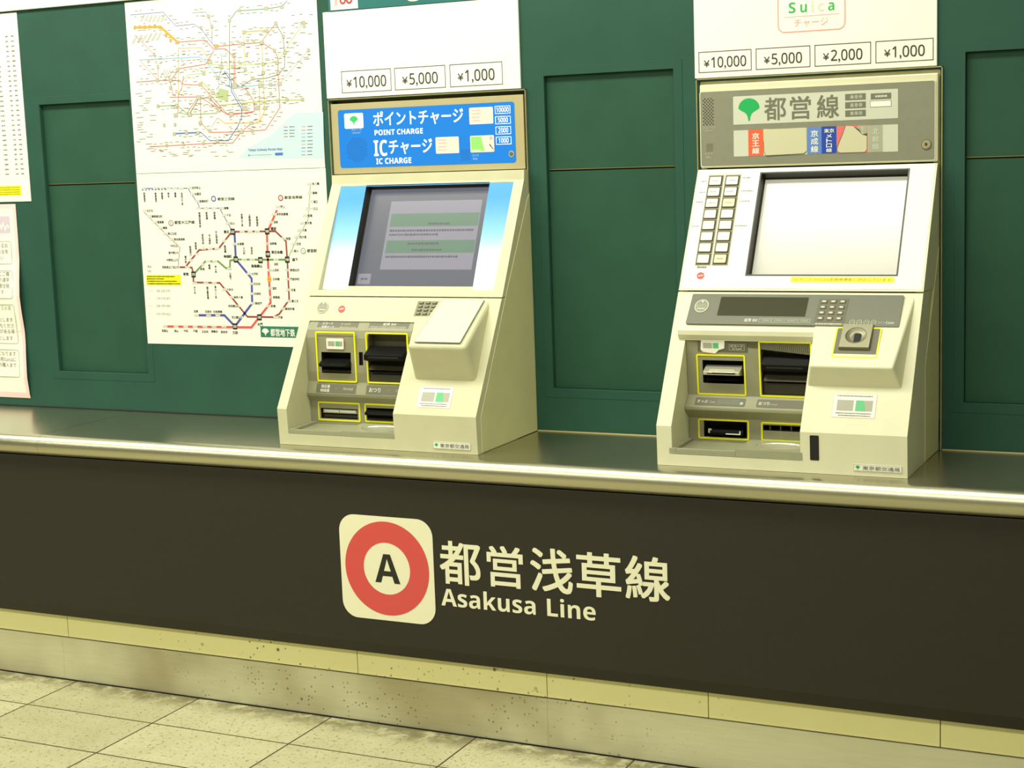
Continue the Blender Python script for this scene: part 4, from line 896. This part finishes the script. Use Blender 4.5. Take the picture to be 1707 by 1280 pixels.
for i, s in enumerate(('10000', '5000', '2000', '1000')):
    v = 140 - i * 25; mb.frame(S, 464.5, v, 506.5, v + 19, 1.3, LITWHITE, h0=h)
    tw = 34 if i == 0 else 27; mb.text(S, s, 485.5 - tw / 2, v + 4, 485.5 + tw / 2, v + 15.5, LITWHITE, h, bold=.005)
dots(mb, S, 366, 30, 389, 56, 6.5, 3.6, 1.5, BLUEDOT)
mb.text(S, 'マイク', 397, 37.5, 415, 43.5, EMBL, h); mb.text(S, 'Mic', 399, 30, 412, 35, EMBL, h)
tag(mb.build('lit_sign', hd), 'lit blue header sign')
mb = MB(); mb.ext(S, MB.circ(505.5, 41.5, 7, 8), 0, 2, STEEL); mb.ext(S, MB.circ(505.5, 41.5, 4.3), 1.9, 2.6, BROWNK); mb.rect(S, 504.5, 39, 506.5, 44, STEEL, 3); tag(mb.build('lock', hd), 'round key lock')

# ------------------------------------------------------------------ right machine (tickets)
X = -1.234; W = .549
M2 = thing('ticket_machine', (X + W / 2, -.17, .680), 'cream ticket machine with grey header, two button columns and a bright blank screen', 'ticket machine', 'ticket machines on the counter')
B0, B1, B2, B3 = (-.328, .6805), (-.331, .769), (-.1695, 1.0505), (-.0225, 1.3130)
mb = MB(); mb.prism([B0, B1, (-.1703, 1.0490), (-.110, 1.0490), (-.110, .6805)], X, X + W, CREAM); low = mb.build('lower_cover', M2)
lip = MB(); lip.prism([(-.168, 1.0482), (-.2285, .9800), (-.2365, .9700), (-.2365, .9600), (-.2290, .9500), (-.222, .9475), (-.14, .9475), (-.14, 1.0482)], X + .0200, X + .40, CREAM)
hood = MB(); hood.rhull([(X + .327, -.166, 1.0425), (X + .530, -.166, 1.0425), (X + .327, -.14, 1.0425), (X + .530, -.14, 1.0425),
    (X + .341, -.2940, .9050), (X + .509, -.2940, .9050), (X + .330, -.2730, .8615), (X + .522, -.2730, .8615), (X + .330, -.22, .8615), (X + .522, -.22, .8615)], .0055, CREAM)
bay = MB(); bay.prism([(-.5, .7070), (-.5, .9470), (-.175, .9470), (-.175, .7070)], X + .0350, X + .3235, CREAM)
carve(low, [('UNION', lip), ('UNION', hood), ('DIFFERENCE', bay)]); add_bevel(low, .004, 3)
mb = MB(); mb.prism([(-.168, 1.0525), B3, (-.0165, 1.3195), (-.001, 1.3195), (-.001, 1.0525)], X, X + W, CREAM); upc = mb.build('upper_cover', M2)
SU = slope(X, (-.168, 1.0525), (-.0225, 1.313))
cut = MB(); cut.block(SU, 154, 38.5, 488.5, 292.5, -28, 30, RIM)
carve(upc, [('DIFFERENCE', cut)]); add_bevel(upc, .0025, 3)
mb = MB()
for a in ((5, 5, 154, 305), (488.5, 5, 545, 305), (154, 5, 488.5, 38.5), (154, 292.5, 488.5, 305)): mb.block(SU, *a, -.4, .7, WHITE)
tag(mb.build('faceplate', M2), 'white screen faceplate')
mb = MB(); mb.frame(SU, 151.5, 36, 491, 295, 3, RIM, h0=.4, h1=1.4); mb.frame(SU, 154, 38.5, 488.5, 292.5, 1.2, RIM, h0=-26, h1=.5); mb.rect(SU, 154, 38.5, 488.5, 292.5, SCREENW, -25)
mb.frame(SU, 155, 39.5, 487.5, 291.5, 3, RIM, h0=-24.8)
tag(mb.build('touch_screen', M2), 'bright blank touch screen')
mb = MB(); mb.block(SU, 28.5, 60, 109, 297, .6, 1.2, HDWHITE); o = mb.build('button_panel', M2)
for a, b in ((30.5, 66), (70.5, 106.5)):
    mb = MB(); mb.block(SU, a, 62, b, 289.5, 1.0, 2.2, mat('button_bezel', (120, 112, 70), .45)); mb.build('button_column', o)
    for i in range(8):
        v = 64.2 + i * 28.2; dull = (b > 100 and i in (0, 5))
        mb = MB(); mb.block(SU, a + 2, v, b - 2, v + 25, 2.2, 2.8, INK); mb.ext(SU, MB.rr(a + 4.2, v + 2.2, b - 4.2, v + 22.4, 1.5, 2), 2.6, 5.2, KEYD if dull else KEYW)
        if i in (5, 6, 7) or dull: dashes(mb, SU, [(a + 10, b - 10, v + 12)], INKP, 3, i, 5.4)
        mb.build('button', o, bevel=.0006, seg=1)
mb = MB(); dashes(mb, SU, [(36, 58, 57), (12, 27, 275), (12, 27, 247), (8, 26, 222), (112, 132, 282), (112, 142, 248), (112, 138, 222), (8, 24, 160), (110, 140, 160)], INKP, 4, 8, 1.0); dashes(mb, SU, [(36, 58, 57)], INKG, 5, 8, 1.1); mb.build('button_print', M2)
red_mark(M2, SU, 47, 36, 9, 8.6)
mb = MB(); mb.block(SU, 257.5, 20.5, 484.5, 33.5, .6, 1.0, YSTICK); mb.text(SU, 'ICカードのSuica定期券更新に対応しています', 266, 23.5, 478, 30.5, mat('ochre_ink', (150, 140, 20), .6), 1.3)
tag(mb.build('yellow_strip', M2), 'yellow strip with fine print')
SW = slope(X, (-.302, .902), (-.169, 1.051)); BLv = slope(X, B1, B2)
mb = MB(); mb.ext(SW, MB.rr(37, 109, 510, 191, 3), -1, 1.6, DKGREY); cp = mb.build('control_panel', M2)
mb = MB(); mb.ext(SW, MB.rr(105.5, 132, 305, 183, 2), 1.5, 2.0, GLASSD); tag(mb.build('display_window', cp), 'dark display window')
emblem(cp, SW, 65, 157, 17, 18.5, EMB, EMBL)
for c in [q for q in bpy.data.objects if q.name.startswith('call_button') and q.parent == cp]: c.location = SW.n * .0014
kp2 = keypad(cp, SW, 327, 118, 394, 180, 2, KPD, KPG, HDWHITE)
kp2.location = SW.n * .0014
mb = MB(); mb.text(SW, '紙幣 Bill', 171, 116, 200, 125, PAPER, 2.0)
for i, s in enumerate(('1000', '2000', '5000', '10000')):
    a = 204 + i * 29; mb.frame(SW, a, 115, a + 27, 126, .7, EMBL, h0=2.0); mb.text(SW, s, a + 4, 118, a + 23, 123.5, EMBL, 2.0)
dashes(mb, SW, [(331, 388, 113.5)], EMBL, 4, 12, 2.0)
for i, (u, s) in enumerate(((410, '10'), (425, '50'), (440.5, '100'), (455.5, '500'))): mb.ring(SW, u, 119, 5.2, 6.2, EMBL, 2.0, 20); mb.text(SW, s, u - 3.2, 116.8, u + 3.2, 121.2, EMBL, 2.0)
mb.text(SW, 'コイン', 464, 115.5, 480, 122, EMBL, 2.0); mb.text(SW, 'Coin', 482, 115.5, 499, 122, PAPER, 2.0)
mb.build('panel_print', cp)
mb = MB(); mb.ext(SW, MB.rr(379, 27.5, 476, 106, 6), -1, .9, LABELG); mb.frame(SW, 379, 27.5, 476, 106, 3.2, YELLOW, r=6, h0=.9, h1=1.6); cs = mb.build('coin_slot', M2)
mb = MB(); mb.hull([SW.p(u, v, h) for u, v, h in ((391, 48, 0), (459, 48, 0), (391, 114, 0), (459, 114, 0), (393.5, 50, 9), (456.5, 50, 9), (393.5, 112, 5), (456.5, 112, 5))], COINM)
pl = mb.build('coin_mouth', cs)
c = MB(); vs = []; fs = []; n, r = 24, 10; ce = SW.p(425, 83, 11)
for j in range(r + 1):
    t = math.pi * j / r
    for i in range(n):
        a = 2 * math.pi * i / n; vs.append(ce + (SW.u * (25 * math.sin(t) * math.cos(a)) + SW.v * (24 * math.sin(t) * math.sin(a)) + SW.n * (11 * math.cos(t))) * .001)
for j in range(r):
    for i in range(n): a = j * n + i; b = j * n + (i + 1) % n; fs.append((a, a + n, b + n, b))
c.add(vs, fs, COINM)
mb = MB(); mb.ext(SW, MB.rr(420.5, 63, 434.5, 89, 2), -1, 3.2, CAVITY); mb.build('coin_opening', pl)
carve(pl, [('DIFFERENCE', c)]); add_bevel(pl, .0008, 2); tag(pl, 'steel coin mouth')
mb = MB(); tri_sticker(mb, BLv, 386, 36, 478, 91); dashes(mb, BLv, [(394, 470, 85), (394, 470, 46), (400, 468, 41)], INKG, 2.6, 4, .9)
tag(mb.build('card_sticker', M2), 'white sticker with grey and green cards')
SV = slope(X, B0, B1); name_plate(M2, SV, 437, 11, 537.5, 25)
mb = MB(); mb.ext(SV, MB.rr(345, 29, 363.5, 82, 2.5), -1, .5, CAVITY); mb.frame(SV, 344.5, 28.5, 364, 82.5, 1.2, INKB, r=2.5, h0=.6); tag(mb.build('sensor_slot', M2), 'tall black slot')
pp = [(-.2262, .9468), (-.2252, .9188), (-.218, .822), (-.2425, .799), (-.2430, .792), (-.2175, .7705), (-.218, .710), (-.168, .710), (-.168, .9468)]
mb = MB(); mb.prism(pp, X + .0353, X + .3232, GREYP); dp = mb.build('dispenser_panel', M2)
SB = slope(X, (-.2179, .8221), (-.2252, .9188)); SLo = Surf((X, -.218, .700)); SG = slope(X, (-.2425, .799), (-.218, .822))
carve(dp, [hole(SB, 73, 28, 167, 80), hole(SB, 208, 5, 317, 122, -34, CAVG), hole(SLo, 72, 28, 171, 65), hole(SLo, 209, 48, 318, 60)]); add_bevel(dp, .0015, 2)
STt = slope(X, (-.2252, .9188), (-.2262, .9468))
slot_label(SB, 63, 100, 178, 122, [('ICカード', 140, 111, 168, 116, PAPER), ('IC Card', 144, 106, 164, 109.5, PAPER)], frames=[(136, 104, 171.5, 117.5)])
slot_label(SG, 57, 5, 173, 27, [('きっぷ', 62, 12, 86, 20, PAPER), ('Ticket', 90, 12, 104, 17, EMBL), ('券', 161, 9, 169, 17, PAPER)], [[(108, 8), (160, 8), (160, 24), (108, 24)]], r=3)
slot_label(SG, 199, 5, 318, 27, [('おつり', 204, 11, 228, 20, PAPER), ('Change', 230, 11, 246, 16, EMBL)], r=3)
mb = MB(); mb.poly(SB, [(70, 104), (76, 99), (104, 96), (112, 104), (125, 108), (127, 127), (72, 127)], PAPER, 1.4); mb.rect(SB, 76, 108, 97, 120, STKG, 1.6); mb.rect(SB, 99, 108, 112, 120, STKGR, 1.6); mb.line(SB, [(70, 104), (76, 99), (104, 96)], 1.2, SUIP, 1.6)
tag(mb.build('card_sticker', dp), 'torn white sticker')
outline(dp, SB, 58.5, 1, 172, 94); outline(dp, SB, 203, 1, 322, 126); outline(dp, SLo, 58, 23, 177, 68.5); outline(dp, SLo, 204.5, 24, 321, 67)
jaw(dp, 'card_slot', SB, 77, 163, 44, 68, 15, STEEL, BLACK, 'steel card slot')
mb = MB(); mb.hull([SB.p(u, v, h) for u in (90, 150) for v, h in ((56, 10), (56, 16), (62, 6), (64, 0))], STEEL); mb.rect(SB, 100, 55, 152, 56.6, CAVITY, 17); mb.build('card_guide', dp, bevel=.001)
jaw(dp, 'banknote_slot', SB, 209, 316, 52, 94, 9, BLACK, BROWNK, 'black banknote slot')
mb = MB(); mb.hull([SB.p(u, v, h) for u in (209, 316) for v, h in ((6, -30), (6, -8), (40, -12), (46, -30))], BROWNK); mb.hull([SB.p(u, v, h) for u in (216, 309) for v, h in ((30, -10), (35, -10), (32, -3))], BLACK); mb.build('banknote_lip', dp, bevel=.001)
mb = MB(); mb.hull([SLo.p(u, v, h) for u in (84, 164) for v, h in ((34, -20), (34, 5), (40, 7), (46, 4), (50, -20))], BLACK)
mb.line(SLo, [(125, 37.5), (158, 37.5), (158, 45)], 2.4, PAPER, 8.5); mb.line(SLo, [(86, 38), (86, 46), (92, 46)], 4, EMBL, 7.5); mb.build('ticket_slot', dp)
mb = MB()
for u in (222, 246, 270, 294): mb.block(SLo, u, 48.5, u + 3, 59.5, -30, -4, BROWNK)
mb.build('change_slot', dp)
tray(M2, X, -.218, -.3295, .7070, .0130, .0170)
body(M2, X, W, SIDE, [(-.316, .681), (-.318, .767), (-.158, 1.048), (-.020, 1.29), (-.020, 1.315), (.004, 1.315), (.004, .681)],
     [(-.151, .6815), (-.151, .892), (-.010, 1.125), (-.002, 1.138), (-.002, .6815)])
mb = MB(); S = Surf((X, -.010, 1.320))
mb.block(S, 4, 3, 548, 194, -12, 0, CREAM); hd = mb.build('header', M2, bevel=.003)
mb = MB(); mb.ext(S, MB.rr(4.5, 5.5, 543, 179, 5), -.5, 2.2, CREAM); mb.ext(S, MB.rr(6.5, 7.5, 541, 177.5, 4), 2, 2.6, HDGREY); h = 3.0
dots(mb, S, 14, 103, 39, 163, 7.6, 3.9, 1.6, BROWNK, h=3.0); dots(mb, S, 20, 42, 35, 59, 4.2, 2.3, .95, TAPED, h=3.0)
mb.text(S, 'スピーカ', 13, 93, 41, 99, EMBL, h); mb.text(S, 'Speaker', 16, 86.5, 37, 91, EMBL, h); mb.text(S, 'マイク', 15, 33, 34, 39, EMBL, h); mb.text(S, 'Mic', 18, 26, 30, 31, EMBL, h)
mb.ext(S, MB.rr(85.5, 100, 462, 164, 2, 2), 2.5, 3.0, HDWHITE); mb.rect(S, 85.5, 27.5, 462, 87, HDWHITE, 3.0)
leaf(mb, S, 123, 133, 50, 51, LEAF, 3.3)
for ch, a, b in (('都', 159, 210), ('営', 219, 267), ('線', 281, 331)): mb.text(S, ch, a, 106.5, b, 158, HDINK, 3.3, bold=.012)
for i, v in enumerate((143.5, 125.5, 107.5)):
    mb.rect(S, 345, v, 391, v + 14, HDINK, 3.3); mb.text(S, '乗車券', 356, v + 2.5, 384, v + 11.5, HDWHITE, 3.5)
mb.rect(S, 402, 143, 447, 156, HDINK, 3.3); dashes(mb, S, [(412, 438, 149.5)], HDWHITE, 5, 3, 3.5)
mb.block(S, 401.5, 127, 446.5, 139, 3, 3.6, WHITE); mb.frame(S, 400.5, 126, 447.5, 140, 1, HDINK, h0=3.3)
mb.rect(S, 120.5, 28, 156, 87.5, ORANGE, 3.3); mb.rect(S, 258, 28, 291, 88, LBLUE, 3.3); mb.rect(S, 291, 28, 325, 88, NAVY, 3.3); mb.rect(S, 325.5, 28, 395, 88, LPINK, 3.3); mb.rect(S, 372, 56, 394, 87, GREYLAB, 3.5); mb.rect(S, 396, 28, 428, 87, GREYLAB, 3.3)
def vt(t, u, v, w, hh, m):
    n = len(t)
    for i, ch in enumerate(t):
        q = hh / n; mb.text(S, ch, u - w / 2, v - (i + .92) * q, u + w / 2, v - (i + .08) * q, m, 3.6, bold=.016)
vt('京王線', 138, 81, 17, 50, PAPER); vt('京成線', 275, 82, 17, 52, PAPER); vt('メトロ線', 308, 72, 13, 42, PAPER); mb.text(S, '東京', 297, 74, 320, 83, PAPER, 3.6, bold=.012); vt('北総線', 413, 82, 15, 50, HDWHITE)
mb.text(S, '下', 378, 74, 388, 84, HDWHITE, 3.7)
hdp = tag(mb.build('header_sign', hd), 'grey header sign with line names')
mb = MB(); mb.ext(S, [(157, 36), (162, 27.5), (250, 29.5), (257.5, 36), (256.5, 86.5), (250, 87.5), (185, 86.5), (157, 88)], 3.2, 4.2, TAPE); mb.line(S, [(157, 60), (157.5, 36), (162, 27.5), (250, 29.5), (256, 34)], 1.1, TAPED, 4.3); tag(mb.build('blank_patch', hd), 'blank cream patch over a label')
mb = MB(); mb.ext(S, [(326, 36), (329, 29), (388, 29), (393, 34), (393, 66), (363, 86), (346, 88)], 3.4, 4.4, TAPE); mb.line(S, [(346, 88), (336, 62), (326, 40), (327, 31), (332, 29.3)], 1.2, TAPED, 4.5); mb.poly(S, [(363, 86), (376, 79), (382, 68), (394, 70), (393, 64), (384, 67)], TAPED, 4.6); tag(mb.build('torn_patch', hd), 'torn cream patch over a label')
mb = MB(); mb.ext(S, MB.circ(523.5, 41, 10, 10), 2.4, 4.5, STEEL); mb.ext(S, MB.circ(523.5, 41, 7.4), 4.3, 5.4, FRAMEM); mb.ringp(S, MB.circ(523.5, 41, 10.6), MB.circ(523.5, 41, 9.4), TAPED, 4.7); mb.poly(S, [(521, 38), (525, 38), (526.5, 43), (521, 45)], BROWNK, 5.8); tag(mb.build('lock', hd), 'round key lock')
